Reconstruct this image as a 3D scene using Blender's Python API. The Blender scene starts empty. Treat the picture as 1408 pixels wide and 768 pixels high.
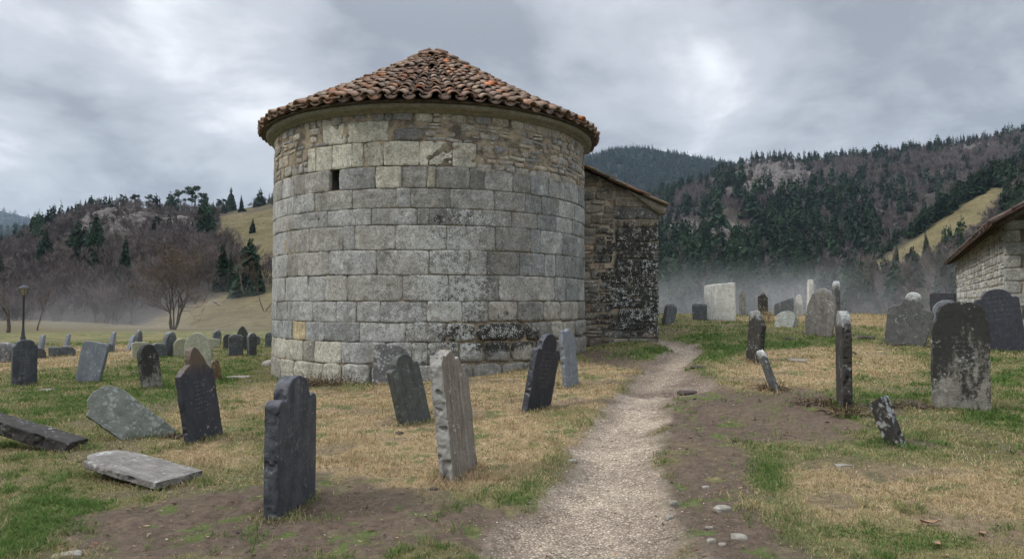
import bpy, bmesh, math, random
import numpy as np
from mathutils import Vector, Matrix, Euler
from mathutils.bvhtree import BVHTree
rng = np.random.default_rng(7)
random.seed(7)
sc = bpy.context.scene
COL = sc.collection
PI = math.pi
# ------------------------------------------------------------------ camera model
FPX, CX, CY = 970.0, 704.0, 384.0
EYE = 1.6
PITCH = math.atan(31 / FPX)
cP, sP = math.cos(PITCH), math.sin(PITCH)

def ray(px, py):
    dx = (np.asarray(px, float) - CX) / FPX
    dy = (CY - np.asarray(py, float)) / FPX
    return dx, cP - dy * sP, sP + dy * cP

def zat(py, Y):                       # height seen at image row py at depth Y
    dx, dy, dz = ray(CX, py)
    return EYE + dz / dy * Y

def project(x, y, z):
    zz = z - EYE
    fw = y * cP + zz * sP
    up = -y * sP + zz * cP
    return CX + FPX * x / fw, CY - FPX * up / fw

# ------------------------------------------------------------------ noise
def _h(ix, iy, iz, seed):
    h = (ix.astype(np.int64) * 374761393 + iy.astype(np.int64) * 668265263 + iz.astype(np.int64) * 1274126177 + seed * 974711) & 0xFFFFFFFF
    h = ((h ^ (h >> 13)) * 1274126177) & 0xFFFFFFFF
    h = ((h ^ (h >> 15)) * 2246822519) & 0xFFFFFFFF
    return ((h ^ (h >> 16)) & 0xFFFFFF) / float(0xFFFFFF)

def vnoise(x, y, z=0.0, seed=0):
    x, y, z = np.broadcast_arrays(np.asarray(x, float), np.asarray(y, float), np.asarray(z, float))
    ix, iy, iz = np.floor(x), np.floor(y), np.floor(z)
    fx, fy, fz = x - ix, y - iy, z - iz
    fx, fy, fz = [f * f * (3 - 2 * f) for f in (fx, fy, fz)]
    ix, iy, iz = ix.astype(np.int64), iy.astype(np.int64), iz.astype(np.int64)
    r = 0
    for a in (0, 1):
        for b in (0, 1):
            for c in (0, 1):
                w = (fx if a else 1 - fx) * (fy if b else 1 - fy) * (fz if c else 1 - fz)
                r = r + w * _h(ix + a, iy + b, iz + c, seed)
    return r

def fbm(x, y, z=0.0, seed=0, oct=4, gain=0.5):
    r, amp, tot, f = 0, 1.0, 0, 1.0
    for i in range(oct):
        r = r + amp * vnoise(np.asarray(x) * f, np.asarray(y) * f, np.asarray(z) * f, seed + i * 17)
        tot += amp; amp *= gain; f *= 2.03
    return r / tot                    # 0..1, mean .5

def sstep(x, a, b):
    t = np.clip((np.asarray(x, float) - a) / (b - a), 0, 1)
    return t * t * (3 - 2 * t)

# ------------------------------------------------------------------ meshes and tags
def mk(name, V, F, mats=None, parent=None, attrs=None, smooth=False, midx=None):
    """one mesh object from arrays; F is a list of (n,3)/(n,4) arrays"""
    V = np.asarray(V, np.float32).reshape(-1, 3)
    F = [np.asarray(f, np.int32) for f in (F if isinstance(F, list) else [F]) if len(f)]
    me = bpy.data.meshes.new(name)
    me.vertices.add(len(V)); me.vertices.foreach_set('co', V.ravel())
    idx = np.concatenate([f.ravel() for f in F])
    tot = np.concatenate([np.full(len(f), f.shape[1], np.int32) for f in F])
    st = np.concatenate([[0], np.cumsum(tot)[:-1]]).astype(np.int32)
    me.loops.add(len(idx)); me.loops.foreach_set('vertex_index', idx)
    me.polygons.add(len(tot)); me.polygons.foreach_set('loop_start', st); me.polygons.foreach_set('loop_total', tot)
    if midx is not None:
        me.polygons.foreach_set('material_index', np.asarray(midx, np.int32))
    if smooth:
        me.polygons.foreach_set('use_smooth', np.ones(len(tot), bool))
    for k, a in (attrs or {}).items():
        a = np.asarray(a, np.float32)
        at = me.attributes.new(k, 'FLOAT_COLOR', 'POINT')
        buf = np.ones((len(V), 4), np.float32); buf[:, :3] = a
        at.data.foreach_set('color', buf.ravel())
    me.update(calc_edges=True); me.validate()
    for m in (mats if isinstance(mats, (list, tuple)) else [mats] if mats else []):
        me.materials.append(m)
    o = bpy.data.objects.new(name, me); COL.objects.link(o)
    if parent: o.parent = parent
    return o

def tag(o, label=None, cat=None, group=None, kind=None):
    if label: o['label'] = label
    if cat: o['category'] = cat
    if group: o['group'] = group
    if kind: o['kind'] = kind
    return o

def empty(name, loc, label=None, cat=None, group=None, rz=0):
    o = bpy.data.objects.new(name, None); COL.objects.link(o)
    o.location = loc; o.rotation_euler = (0, 0, rz); o.empty_display_size = .2
    return tag(o, label, cat, group)

class MB:
    """collects simple solids into one mesh"""
    def __init__(s): s.V, s.F = [], {3: [], 4: []}; s.n = 0; s.A = []
    def add(s, V, F, col=None):
        V = np.asarray(V, float).reshape(-1, 3)
        for f in (F if isinstance(F, list) else [F]):
            f = np.asarray(f, int)
            if len(f): s.F[f.shape[1]].append(f + s.n)
        s.V.append(V); s.n += len(V)
        s.A.append(np.tile(np.asarray(col if col is not None else (1, 1, 1), float), (len(V), 1)) if np.ndim(col) < 2 else np.asarray(col))
    def box(s, c, d, rot=None, col=None):
        q = np.array([[x, y, z] for x in (-.5, .5) for y in (-.5, .5) for z in (-.5, .5)]) * np.asarray(d)
        if rot is not None: q = q @ np.array(Euler(rot).to_matrix()).T
        s.add(q + np.asarray(c), np.array([[0, 1, 3, 2], [4, 6, 7, 5], [0, 4, 5, 1], [2, 3, 7, 6], [0, 2, 6, 4], [1, 5, 7, 3]]), col)
    def tube(s, p0, p1, r0, r1, n=6, col=None, cap=True):
        p0, p1 = np.asarray(p0, float), np.asarray(p1, float)
        d = p1 - p0; L = np.linalg.norm(d)
        if L < 1e-9: return
        d /= L
        a = np.cross(d, [0, 0, 1.0] if abs(d[2]) < .9 else [1.0, 0, 0]); a /= np.linalg.norm(a); b = np.cross(d, a)
        t = np.arange(n) * 2 * PI / n
        ring = np.cos(t)[:, None] * a + np.sin(t)[:, None] * b
        i = np.arange(n); j = (i + 1) % n
        F = [np.stack([i, j, j + n, i + n], 1)]
        V = np.concatenate([p0 + ring * r0, p1 + ring * r1])
        if cap:
            V = np.concatenate([V, [p0], [p1]])
            F += [np.stack([j, i, np.full(n, 2 * n)], 1), np.stack([i + n, j + n, np.full(n, 2 * n + 1)], 1)]
        s.add(V, F, col)
    def lathe(s, prof, n=24, c=(0, 0, 0), col=None):
        t = np.arange(n) * 2 * PI / n
        V = np.concatenate([np.stack([np.cos(t) * r, np.sin(t) * r, np.full(n, z)], 1) for r, z in prof]) + np.asarray(c)
        i = np.arange(n); j = (i + 1) % n
        F = np.concatenate([np.stack([i + k * n, j + k * n, j + (k + 1) * n, i + (k + 1) * n], 1) for k in range(len(prof) - 1)])
        s.add(V, F, col)
    def arrays(s):
        V = np.concatenate(s.V); A = np.concatenate(s.A)
        F = [np.concatenate(s.F[k]) for k in (3, 4) if s.F[k]]
        return V, F, A
    def build(s, name, mat, parent=None, smooth=False, attr=None):
        V, F, A = s.arrays()
        return mk(name, V, F, mat, parent, {attr: A} if attr else None, smooth)

# ------------------------------------------------------------------ materials
class NT:
    def __init__(s, name):
        s.m = bpy.data.materials.new(name); s.m.use_nodes = True
        s.t = s.m.node_tree; s.t.nodes.clear()
        s.out = s.t.nodes.new('ShaderNodeOutputMaterial')
    def node(s, ty, **kw):
        n = s.t.nodes.new(ty)
        for k, v in kw.items(): setattr(n, k, v)
        return n
    def put(s, sock, v):
        if isinstance(v, bpy.types.NodeSocket): s.t.links.new(v, sock)
        elif isinstance(v, (tuple, list)) and sock.type == 'RGBA' and len(v) == 3: sock.default_value = (*v, 1)
        else: sock.default_value = v
    def noise(s, scale, detail=4, rough=.6, vec=None, dist=0):
        n = s.node('ShaderNodeTexNoise'); n.inputs['Scale'].default_value = scale
        n.inputs['Detail'].default_value = detail; n.inputs['Roughness'].default_value = rough
        n.inputs['Distortion'].default_value = dist
        if vec is not None: s.put(n.inputs['Vector'], vec)
        return n.outputs['Fac']
    def voro(s, scale, vec=None, feat='F1', out='Distance'):
        n = s.node('ShaderNodeTexVoronoi', feature=feat); n.inputs['Scale'].default_value = scale
        if vec is not None: s.put(n.inputs['Vector'], vec)
        return n.outputs[out]
    def math(s, op, a, b=0.0, c=0.0, clamp=False):
        n = s.node('ShaderNodeMath', operation=op, use_clamp=clamp)
        s.put(n.inputs[0], a); s.put(n.inputs[1], b)
        if op in ('MULTIPLY_ADD',): s.put(n.inputs[2], c)
        return n.outputs[0]
    def mr(s, v, a, b, c=0.0, d=1.0, smooth=True):
        n = s.node('ShaderNodeMapRange', interpolation_type='SMOOTHSTEP' if smooth else 'LINEAR')
        s.put(n.inputs['Value'], v)
        for k, x in zip(('From Min', 'From Max', 'To Min', 'To Max'), (a, b, c, d)): s.put(n.inputs[k], x)
        return n.outputs['Result']
    def mix(s, f, a, b, mode='MIX'):
        n = s.node('ShaderNodeMix', data_type='RGBA', blend_type=mode)
        s.put(n.inputs[0], f)
        s.put(n.inputs[6], a); s.put(n.inputs[7], b)
        return n.outputs[2]
    def scale(s, colr, f):            # colour times scalar
        n = s.node('ShaderNodeVectorMath', operation='SCALE'); s.put(n.inputs[0], colr); s.put(n.inputs['Scale'], f)
        return n.outputs[0]
    def vmul(s, v, k):
        n = s.node('ShaderNodeVectorMath', operation='MULTIPLY'); s.put(n.inputs[0], v); n.inputs[1].default_value = k
        return n.outputs[0]
    def vadd(s, a, b):
        n = s.node('ShaderNodeVectorMath', operation='ADD'); s.put(n.inputs[0], a); s.put(n.inputs[1], b)
        return n.outputs[0]
    def attr(s, name, out='Color'):
        return s.node('ShaderNodeAttribute', attribute_name=name).outputs[out]
    def sep(s, v):
        n = s.node('ShaderNodeSeparateXYZ'); s.put(n.inputs[0], v); return n.outputs
    def objco(s, rnd=True):
        c = s.node('ShaderNodeTexCoord').outputs['Object']
        if rnd:
            r = s.node('ShaderNodeObjectInfo').outputs['Random']
            c = s.vadd(c, s.rand3(r))
        return c
    def rand3(s, r):
        n = s.node('ShaderNodeCombineXYZ')
        for i, k in enumerate((37.0, 91.0, 17.0)): s.put(n.inputs[i], s.math('MULTIPLY', r, k))
        return n.outputs[0]
    def gen(s): return s.node('ShaderNodeTexCoord').outputs['Generated']
    def wob(s, co):
        t = s.node('ShaderNodeTexNoise'); t.inputs['Scale'].default_value = 9; t.inputs['Detail'].default_value = 4; s.put(t.inputs['Vector'], co); return t.outputs['Color']
    def bump(s, h, strength=.5, dist=.02, normal=None):
        n = s.node('ShaderNodeBump'); n.inputs['Strength'].default_value = strength; n.inputs['Distance'].default_value = dist
        s.put(n.inputs['Height'], h)
        if normal is not None: s.put(n.inputs['Normal'], normal)
        return n.outputs[0]
    def bsdf(s, colr, rough=.9, normal=None, spec=.25, **kw):
        b = s.node('ShaderNodeBsdfPrincipled')
        s.put(b.inputs['Base Color'], colr); s.put(b.inputs['Roughness'], rough); s.put(b.inputs['Specular IOR Level'], spec)
        if normal is not None: s.put(b.inputs['Normal'], normal)
        for k, v in kw.items(): s.put(b.inputs[k], v)
        s.t.links.new(b.outputs[0], s.out.inputs[0])
        return s.m

def masonry_mat():
    n = NT('old_masonry'); co = n.objco(False)
    tone, wear = n.attr('tone'), n.sep(n.attr('wear'))
    f1 = n.noise(38, 5, .7, co); f2 = n.noise(5, 4, .6, co)
    c = n.scale(tone, n.math('MULTIPLY', n.mr(f1, .3, .7, .42, 1.45, False), n.math('MULTIPLY', n.mr(f2, .3, .7, .75, 1.2, False), n.mr(n.noise(15, 4, .65, co), .32, .68, .72, 1.25, False))))
    st_ = n.noise(1.0, 5, .65, n.vmul(co, (2.6, 2.6, .7))); c = n.scale(c, n.mr(st_, .3, .7, .72, 1.2, False)); f3 = n.noise(2.3, 3, .6, co)
    c = n.mix(n.mr(f3, .52, .75, 0, .35), c, n.mix(.6, c, (.30, .24, .15)))          # rusty tint
    dk = n.math('ADD', wear[1], n.math('MULTIPLY_ADD', n.noise(6, 6, .72, co), 1.7, -.85))
    c = n.mix(n.mr(dk, .45, .75, 0, .92), c, (.026, .026, .023))
    lv = n.math('ADD', n.math('MULTIPLY_ADD', n.noise(11, 4, .65, co), 1.9, -.95), n.math('MULTIPLY_ADD', n.noise(44, 3, .6, co), 1.5, -.75))
    lv = n.math('ADD', lv, wear[0])
    c = n.mix(n.mr(lv, .50, .64, 0, .9), c, n.mix(n.noise(20, 2, .5, co), (.46, .47, .44), (.62, .62, .57)))
    ms = n.math('ADD', wear[2], n.math('MULTIPLY_ADD', n.noise(9, 4, .65, co), 1.0, -.5))
    c = n.mix(n.mr(ms, .45, .8, 0, .8), c, (.07, .075, .028))                           # moss
    tool = n.noise(30, 4, .7, n.vmul(co, (1, 1, 2.2)), 1.2)
    h = n.math('ADD', n.math('MULTIPLY', tool, .8), n.math('MULTIPLY', n.noise(110, 3, .6, co), .35))
    return n.bsdf(c, .93, n.bump(h, 1.0, .035), .2)

def mortar_mat():
    n = NT('lime_mortar'); co = n.objco(False)
    f = n.noise(3.5, 5, .7, co)
    c = n.mix(n.mr(f, .38, .62), (.06, .05, .04), (.36, .29, .20))
    c = n.mix(n.mr(n.noise(50, 3, .6, co), .3, .7, 0, .5), c, (.20, .18, .14))
    return n.bsdf(c, .95, n.bump(n.noise(60, 4, .7, co), .9, .02), .1)

def tile_mat(name='clay_tile'):
    n = NT(name); co = n.objco(False); tone = n.attr('tone')
    f = n.noise(16, 5, .7, co)
    c = n.scale(tone, n.mr(f, .25, .75, .55, 1.35, False))
    c = n.mix(n.mr(n.noise(3.2, 5, .72, co), .44, .66, 0, .8), c, (.12, .10, .078))       # grey weathering
    c = n.mix(n.mr(n.noise(26, 4, .7, co), .6, .75, 0, .6), c, (.045, .04, .035))
    c = n.mix(n.mr(n.noise(33, 3, .6, n.vadd(co, (5, 3, 1))), .64, .74, 0, .6), c, (.38, .35, .28))
    return n.bsdf(c, .9, n.bump(f, .6, .01), .2)

def plain_mat(name, c1, c2, scale=12, rough=.9, bump=.4, spec=.2, metallic=0):
    n = NT(name); co = n.objco()
    f = n.noise(scale, 5, .65, co)
    return n.bsdf(n.mix(n.mr(f, .3, .7), c1, c2), rough, n.bump(n.noise(scale * 4, 4, .6, co), bump, .01), spec, Metallic=metallic)

def grave_mat(name, c1, c2, lichen=0., lcol=(.5, .52, .48), dark=0., dcol=(.018, .018, .016), top=0., tcol=None, side=0., streak=0., moss=0., mcol=(.06, .07, .02), scale=1., bump=.6, spec=.3, rough=.85, grain=0.):
    n = NT(name); co = n.objco(); g = n.sep(n.gen())
    f1 = n.noise(9 * scale, 5, .65, co); f2 = n.noise(55 * scale, 4, .65, co)
    c = n.mix(n.mr(f1, .3, .7), c1, c2)
    c = n.scale(c, n.mr(f2, .25, .75, .7, 1.3, False))
    sv = n.vmul(co, (16 * scale, 16 * scale, 1.3))
    if grain:                                                                          # split vertical grain, like riven stone
        gr = n.noise(2.2, 5, .7, n.vmul(co, (14, 14, .8)))
        c = n.mix(n.mr(gr, .4, .62, 0, grain), c, (.10, .066, .04))
        c = n.mix(n.mr(n.noise(3, 4, .7, n.vmul(co, (22, 22, 1.0))), .56, .66, 0, grain), c, (.30, .29, .28))
    if streak:
        c = n.mix(n.mr(n.noise(1, 4, .6, sv), .48, .7, 0, streak), c, n.scale(c, 1.7))
        c = n.mix(n.mr(n.noise(1, 4, .6, n.vadd(sv, (9, 4, 2))), .52, .7, 0, streak), c, n.scale(c, .45))
    if dark:
        d = n.math('ADD', n.math('MULTIPLY_ADD', g[2], .55, dark - .55), n.math('MULTIPLY_ADD', n.noise(1.2, 4, .7, n.vmul(co, (6, 6, 2.2))), 1.2, -.6))
        d = n.math('ADD', d, n.math('MULTIPLY_ADD', n.noise(40, 3, .6, co), .5, -.25))
        c = n.mix(n.mr(d, .25, .5, 0, .93), c, dcol)
    if moss:
        d = n.math('ADD', n.math('MULTIPLY_ADD', n.noise(6, 4, .7, co), 1.2, -.6), moss)
        c = n.mix(n.mr(d, .35, .7, 0, .85), c, mcol)
    if lichen:
        v = n.math('SUBTRACT', n.math('MULTIPLY_ADD', n.noise(5, 3, .6, co), 1.3, -.65 + lichen), n.math('MULTIPLY', n.voro(17, n.vadd(co, n.scale(n.wob(co), .12))), .75))
        v = n.math('ADD', v, n.math('MULTIPLY_ADD', n.noise(70, 3, .6, co), .5, -.25))
        c = n.mix(n.mr(v, -.05, .22, 0, .8), c, lcol)
    if top:
        nz = n.sep(n.node('ShaderNodeNewGeometry').outputs['Normal'])[2]
        d = n.math('ADD', g[2], n.math('MULTIPLY_ADD', n.noise(10, 4, .7, co), .35, -.175))
        c = n.mix(n.mr(d, .84, .95, 0, top) if not tcol else n.mr(d, .74, .88, 0, top), c, tcol or n.mix(n.mr(f2, .3, .7), (.52, .53, .51), (.3, .31, .3)))
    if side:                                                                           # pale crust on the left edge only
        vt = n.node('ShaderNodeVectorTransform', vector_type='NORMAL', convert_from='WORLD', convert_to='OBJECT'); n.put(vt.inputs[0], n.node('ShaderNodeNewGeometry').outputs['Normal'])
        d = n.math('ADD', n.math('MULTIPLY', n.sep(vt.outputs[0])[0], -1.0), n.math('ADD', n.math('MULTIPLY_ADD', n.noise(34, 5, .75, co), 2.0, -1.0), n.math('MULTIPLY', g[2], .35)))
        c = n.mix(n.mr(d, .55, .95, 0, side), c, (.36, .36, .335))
    h = n.math('ADD', n.math('MULTIPLY', f1, .5), n.math('MULTIPLY', f2, .5))
    return n.bsdf(c, rough, n.bump(h, bump, .015), spec)

# ------------------------------------------------------------------ the ground
def hbase(x, y):
    x = np.asarray(x, float); y = np.asarray(y, float)
    S = sstep(x, -4.8, 5.2)
    g = np.interp(y, [-60, 4, 12, 16, 20, 24, 27, 32, 45, 70, 110, 3000], [0, 0, .42, .66, .90, 1.06, 1.12, .75, -.8, -2.6, -4, -4])
    left = np.interp(y, [-60, 0, 27, 45, 62, 90, 3000], [0, 0, 0, -.35, -.85, -1.6, -2.2])
    far = sstep(y, 30, 90)
    S2 = S * (1 - far) + sstep(x / np.maximum(y, 1), -.28, -.05) * far
    h = left * (1 - S2) + g * S2
    r = np.hypot(x, y)
    h = h + (fbm(x * .35, y * .35, 0, 3, 3) - .5) * .14 * sstep(r, 3, 12) + (fbm(x * 1.7, y * 1.7, 0, 9, 3) - .5) * .045
    return h

def at0(px, py, hf=hbase):
    """where the sight line of a photo pixel meets the ground"""
    dx, dy, dz = [float(v) for v in ray(px, py)]
    s = np.concatenate([np.arange(2, 30, .02), np.arange(30, 120, .2)])
    g = EYE + dz * s - hf(dx * s, dy * s)
    k = np.argmax(g < 0)
    if g[k] >= 0: k = len(s) - 1
    if k > 0 and g[k] < 0:
        a, b = g[k - 1], g[k]
        t = s[k - 1] + (s[k] - s[k - 1]) * a / (a - b)
    else: t = s[k]
    x, y = dx * t, dy * t
    return np.array([x, y, float(hf(x, y))])

def poly(pts): return np.array([at0(*p)[:2] for p in pts])

def sdpoly(P, x, y):
    """signed distance to a polygon in plan, negative inside"""
    d = np.full(x.shape, 1e9); ins = np.zeros(x.shape, bool)
    n = len(P)
    for i in range(n):
        a, b = P[i], P[(i + 1) % n]
        e = b - a; L2 = max(e @ e, 1e-9)
        t = np.clip(((x - a[0]) * e[0] + (y - a[1]) * e[1]) / L2, 0, 1)
        d = np.minimum(d, np.hypot(x - a[0] - e[0] * t, y - a[1] - e[1] * t))
        c = ((a[1] > y) != (b[1] > y))
        xs = a[0] + (y - a[1]) * e[0] / (e[1] if abs(e[1]) > 1e-12 else 1e-12)
        ins ^= c & (x < xs)
    return np.where(ins, -d, d)

PATH = poly([(640, 768), (705, 712), (742, 690), (775, 640), (800, 600), (830, 560), (862, 530), (885, 500), (905, 488), (925, 482), (918, 476), (890, 470), (905, 465.5), (935, 467.5), (958, 474), (968, 484),
             (955, 494), (945, 505), (975, 520), (985, 532), (930, 545), (917, 565), (905, 590), (905, 640), (918, 700), (960, 768)])
PALE = poly([(735, 768), (760, 690), (790, 640), (812, 600), (842, 560), (872, 540), (905, 540), (915, 560), (902, 600), (898, 640), (905, 690), (880, 720), (850, 768)])
PALE_FAR = poly([(905, 466), (935, 468), (957, 475), (966, 484), (953, 494), (943, 505), (925, 520), (895, 530), (905, 505), (925, 492), (930, 482), (918, 476)])
GREENER = [poly(p) for p in ([(0, 512), (150, 512), (225, 492), (372, 500), (310, 540), (200, 560), (130, 575), (0, 590)], [(1130, 535), (1280, 540), (1290, 600), (1190, 590), (1120, 545)], [(1040, 605), (1408, 615), (1408, 645), (1040, 640)], [(1365, 500), (1408, 495), (1408, 600), (1365, 590)])]
SOIL = [poly(p) for p in (
    [(60, 768), (120, 712), (200, 690), (300, 672), (365, 650), (440, 655), (470, 668), (560, 690), (660, 690), (705, 705), (690, 768)],
    [(905, 600), (915, 562), (940, 542), (985, 536), (1040, 541), (1100, 536), (1150, 556), (1195, 585), (1150, 606), (1030, 612), (1035, 650), (1055, 700), (1100, 768), (955, 768), (925, 700)],
    [(1230, 604), (1408, 612), (1408, 620), (1240, 613)],
    [(800, 484), (850, 480), (872, 492), (860, 506), (820, 500)],
    [(1150, 560), (1215, 548), (1290, 548), (1240, 585), (1180, 580)])]
STRAW = [poly(p) for p in (
    [(372, 522), (480, 538), (600, 522), (700, 506), (800, 497), (890, 512), (850, 555), (815, 590), (760, 632), (700, 668), (600, 680), (520, 655), (440, 640), (420, 600), (320, 560), (300, 540)],
    [(975, 505), (1060, 482), (1200, 474), (1290, 500), (1240, 520), (1150, 530), (1060, 540), (990, 537)],
    [(985, 442), (1060, 440), (1150, 446), (1275, 452), (1275, 434), (1130, 433), (985, 436)],
    [(0, 508), (0, 480), (200, 474), (225, 486), (150, 500), (60, 510)],
    [(1060, 640), (1408, 632), (1408, 745), (1150, 715)],
    [(240, 570), (300, 545), (330, 590), (300, 640), (230, 640)])]
LUSH = [poly(p) for p in (
    [(722, 572), (750, 560), (790, 560), (822, 572), (815, 590), (770, 582)],
    [(818, 492), (850, 486), (910, 476), (932, 482), (915, 492), (870, 494)],
    [(910, 470), (960, 458), (1100, 460), (1220, 470), (1060, 480), (985, 498), (955, 492), (972, 482), (955, 472)],
    [(1160, 550), (1240, 535), (1280, 545), (1250, 552)], [(1365, 510), (1408, 505), (1408, 545), (1365, 540)],
    [(0, 690), (60, 680), (150, 690), (100, 730), (0, 768)], [(1030, 612), (1090, 612), (1080, 680), (1110, 745), (1075, 740), (1045, 670)],
    [(700, 690), (735, 640), (765, 625), (758, 650), (735, 690)])]

def masks(x, y):
    w = (fbm(x * 2.2, y * 2.2, 0, 21, 4) - .5); w2 = (fbm(x * .9, y * .9, 0, 31, 4) - .5)
    sd = sdpoly(PATH, x, y)
    path = 1 - sstep(sd + w * .35, -.14, .1)
    pale = np.maximum(1 - sstep(sdpoly(PALE, x, y) + w * .6, -.25, .25), .75 * (1 - sstep(sdpoly(PALE_FAR, x, y) + w * .5, -.3, .2))) * path
    soil = np.zeros_like(x); straw = np.zeros_like(x); lush = np.zeros_like(x)
    r = np.hypot(x, y)
    for p in SOIL: soil = np.maximum(soil, 1 - sstep(sdpoly(p, x, y) + w * .9, -.2, .3))
    for p in STRAW: straw = np.maximum(straw, 1 - sstep(sdpoly(p, x, y) + w2 * 1.2 + w * .5, -.3, .45))
    for p in GREENER: lush = np.maximum(lush, .55 * (1 - sstep(sdpoly(p, x, y) + w * 1.2 + w2 * 1.5, -.5, .5)))
    for p in LUSH: lush = np.maximum(lush, 1 - sstep(sdpoly(p, x, y) + w * .5, -.2, .25))
    return sd, path, pale, soil, straw, lush

def height(x, y):
    x = np.asarray(x, float); y = np.asarray(y, float)
    h = hbase(x, y)
    sd = sdpoly(PATH, x, y)
    k = sstep(np.hypot(x, y), 24, 16)
    return h - (1 - sstep(sd, -.25, .12)) * .085 * k

def at(px, py): return at0(px, py, height)
HAZE, MISTD, SUN, ZEN, EXPO, SKYOFF = .00008, .0032, 1.5, 4.1, 0.62, (.6, .3, 0)
# ------------------------------------------------------------------ masonry builder
class Masonry:
    def __init__(s): s.V, s.F, s.T, s.W, s.n = [], [], [], [], 0
    def block(s, smap, s0, s1, z0, z1, tone, res=.045, gap=.008, pillow=.007, rough=.020, corner=.10, edge=.007, base=0.0, wear=None, clip=None, jag=.013, seed=0):
        hw, hh = (s1 - s0 - gap) / 2, (z1 - z0 - gap) / 2
        if hw < .02 or hh < .02: return
        a, b = (s0 + s1) / 2, (z0 + z1) / 2
        nu, nv = max(3, int(2 * hw / res)), max(3, int(2 * hh / res))
        eu, ev_ = 1 - min(.3, edge / hw), 1 - min(.3, edge / hh); u = np.concatenate([[-1, -1], np.linspace(-eu, eu, nu + 1), [1, 1]]); v = np.concatenate([[-1, -1], np.linspace(-ev_, ev_, nv + 1), [1, 1]])
        U, Vv = np.meshgrid(u, v, indexing='ij'); U, Vv = U.ravel(), Vv.ravel()
        ring = np.zeros((nu + 5, nv + 5), bool); ring[0] = ring[-1] = True; ring[:, 0] = ring[:, -1] = True; ring = ring.ravel()
        k = corner
        u2 = U * (1 - k * .5 * Vv ** 6 * U * U * min(1, hh / hw * 1.2)); v2 = Vv * (1 - k * .5 * U ** 6 * Vv * Vv * min(1, hw / hh * 1.2))
        if k > .3:                                         # a boulder: round the whole outline
            q = np.sqrt(np.maximum(0, 1 - .5 * Vv * Vv * k)); p = np.sqrt(np.maximum(0, 1 - .5 * U * U * k))
            u2, v2 = U * q, Vv * p
        S = a + hw * u2; Z = b + hh * v2
        S = S + (vnoise(S * 7, Z * 7, seed + .5, 5) - .5) * 2 * jag; Z = Z + (vnoise(S * 5, Z * 7, seed + 7.5, 6) - .5) * 2 * jag
        e = np.minimum(hw * (1 - abs(U)), hh * (1 - abs(Vv)))
        off = (vnoise(np.array(seed * 1.37), 0, 0, 8) - .5) * .012
        tilt = (vnoise(np.array(seed * 2.1), 3, 0, 8) - .5) * .03 * U
        d = base + off + tilt * .5 + pillow * (1 - np.exp(-e / (edge * .8))) + rough * 2 * (fbm(S * 9, Z * 9, seed * 3.1, 11, 3) - .5) + rough * 1.2 * (fbm(S * 2.5, Z * 2.5, seed * 1.7, 12, 2) - .5)
        d = np.where(ring, -.07, d)
        if clip is not None: Z = np.minimum(Z, clip(S))
        P = smap(S, Z, d)
        i = np.arange((nu + 5) * (nv + 5)).reshape(nu + 5, nv + 5)
        s.F.append(np.stack([i[:-1, :-1].ravel(), i[1:, :-1].ravel(), i[1:, 1:].ravel(), i[:-1, 1:].ravel()], 1) + s.n)
        s.V.append(P); s.n += len(P)
        s.T.append(np.tile(tone, (len(P), 1)))
        s.W.append(wear(S, Z) if wear else np.zeros((len(P), 3)))
    def rubble(s, smap, s0, s1, z0, z1, tones, rowh=(.08, .17), lens=(.14, .42), seed=1, skip=None, **kw):
        r = np.random.default_rng(seed); z = z0; n = seed * 100
        while z < z1 - .02:
            h = r.uniform(*rowh); h = z1 - z if z + h > z1 - .05 else h
            a = s0 - r.uniform(0, .2)
            while a < s1:
                L = r.uniform(*lens); b = min(a + L, s1); aa = max(a, s0)
                if b - aa > .05 and not (skip and skip((aa + b) / 2, z + h / 2)):
                    n += 1; j = r.uniform(-.015, .015)
                    two = h > .13 and r.random() < .3
                    t = np.array(tones[r.integers(len(tones))]) * r.uniform(.8, 1.2)
                    K = dict(gap=.022, pillow=.012, edge=.010, rough=.014, corner=r.uniform(.25, .6), jag=.022, base=-.006 + r.uniform(-.012, .014)); K.update(kw)
                    if two:
                        m = z + h * r.uniform(.4, .6)
                        s.block(smap, aa, b, z + j, m, t, seed=n, **K); s.block(smap, aa, b, m, z + h + j, t * r.uniform(.8, 1.2), seed=n + 5000, **K)
                    else: s.block(smap, aa, b, z + j, z + h + j, t, seed=n, **K)
                a += L
            z += h
    def build(s, name, mat, parent):
        return mk(name, np.concatenate(s.V), np.concatenate(s.F), mat, parent, {'tone': np.concatenate(s.T), 'wear': np.concatenate(s.W)}, True)

MAS, MOR, TIL = masonry_mat(), mortar_mat(), tile_mat()
DARKWOOD = plain_mat('weathered_wood', (.05, .035, .025), (.10, .075, .055), 20)
VOID = plain_mat('dark_opening', (.004, .004, .004), (.006, .006, .006))
CORN = grave_mat('cornice_stone', (.24, .22, .165), (.15, .14, .105), lichen=.1, lcol=(.3, .29, .22), moss=.25, mcol=(.06, .06, .03), bump=.5)
GREY, BLUE, CREAM, WARM, DARK, BROWN = (.37, .357, .318), (.38, .376, .352), (.50, .475, .385), (.375, .35, .295), (.11, .107, .095), (.25, .19, .13)

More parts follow.
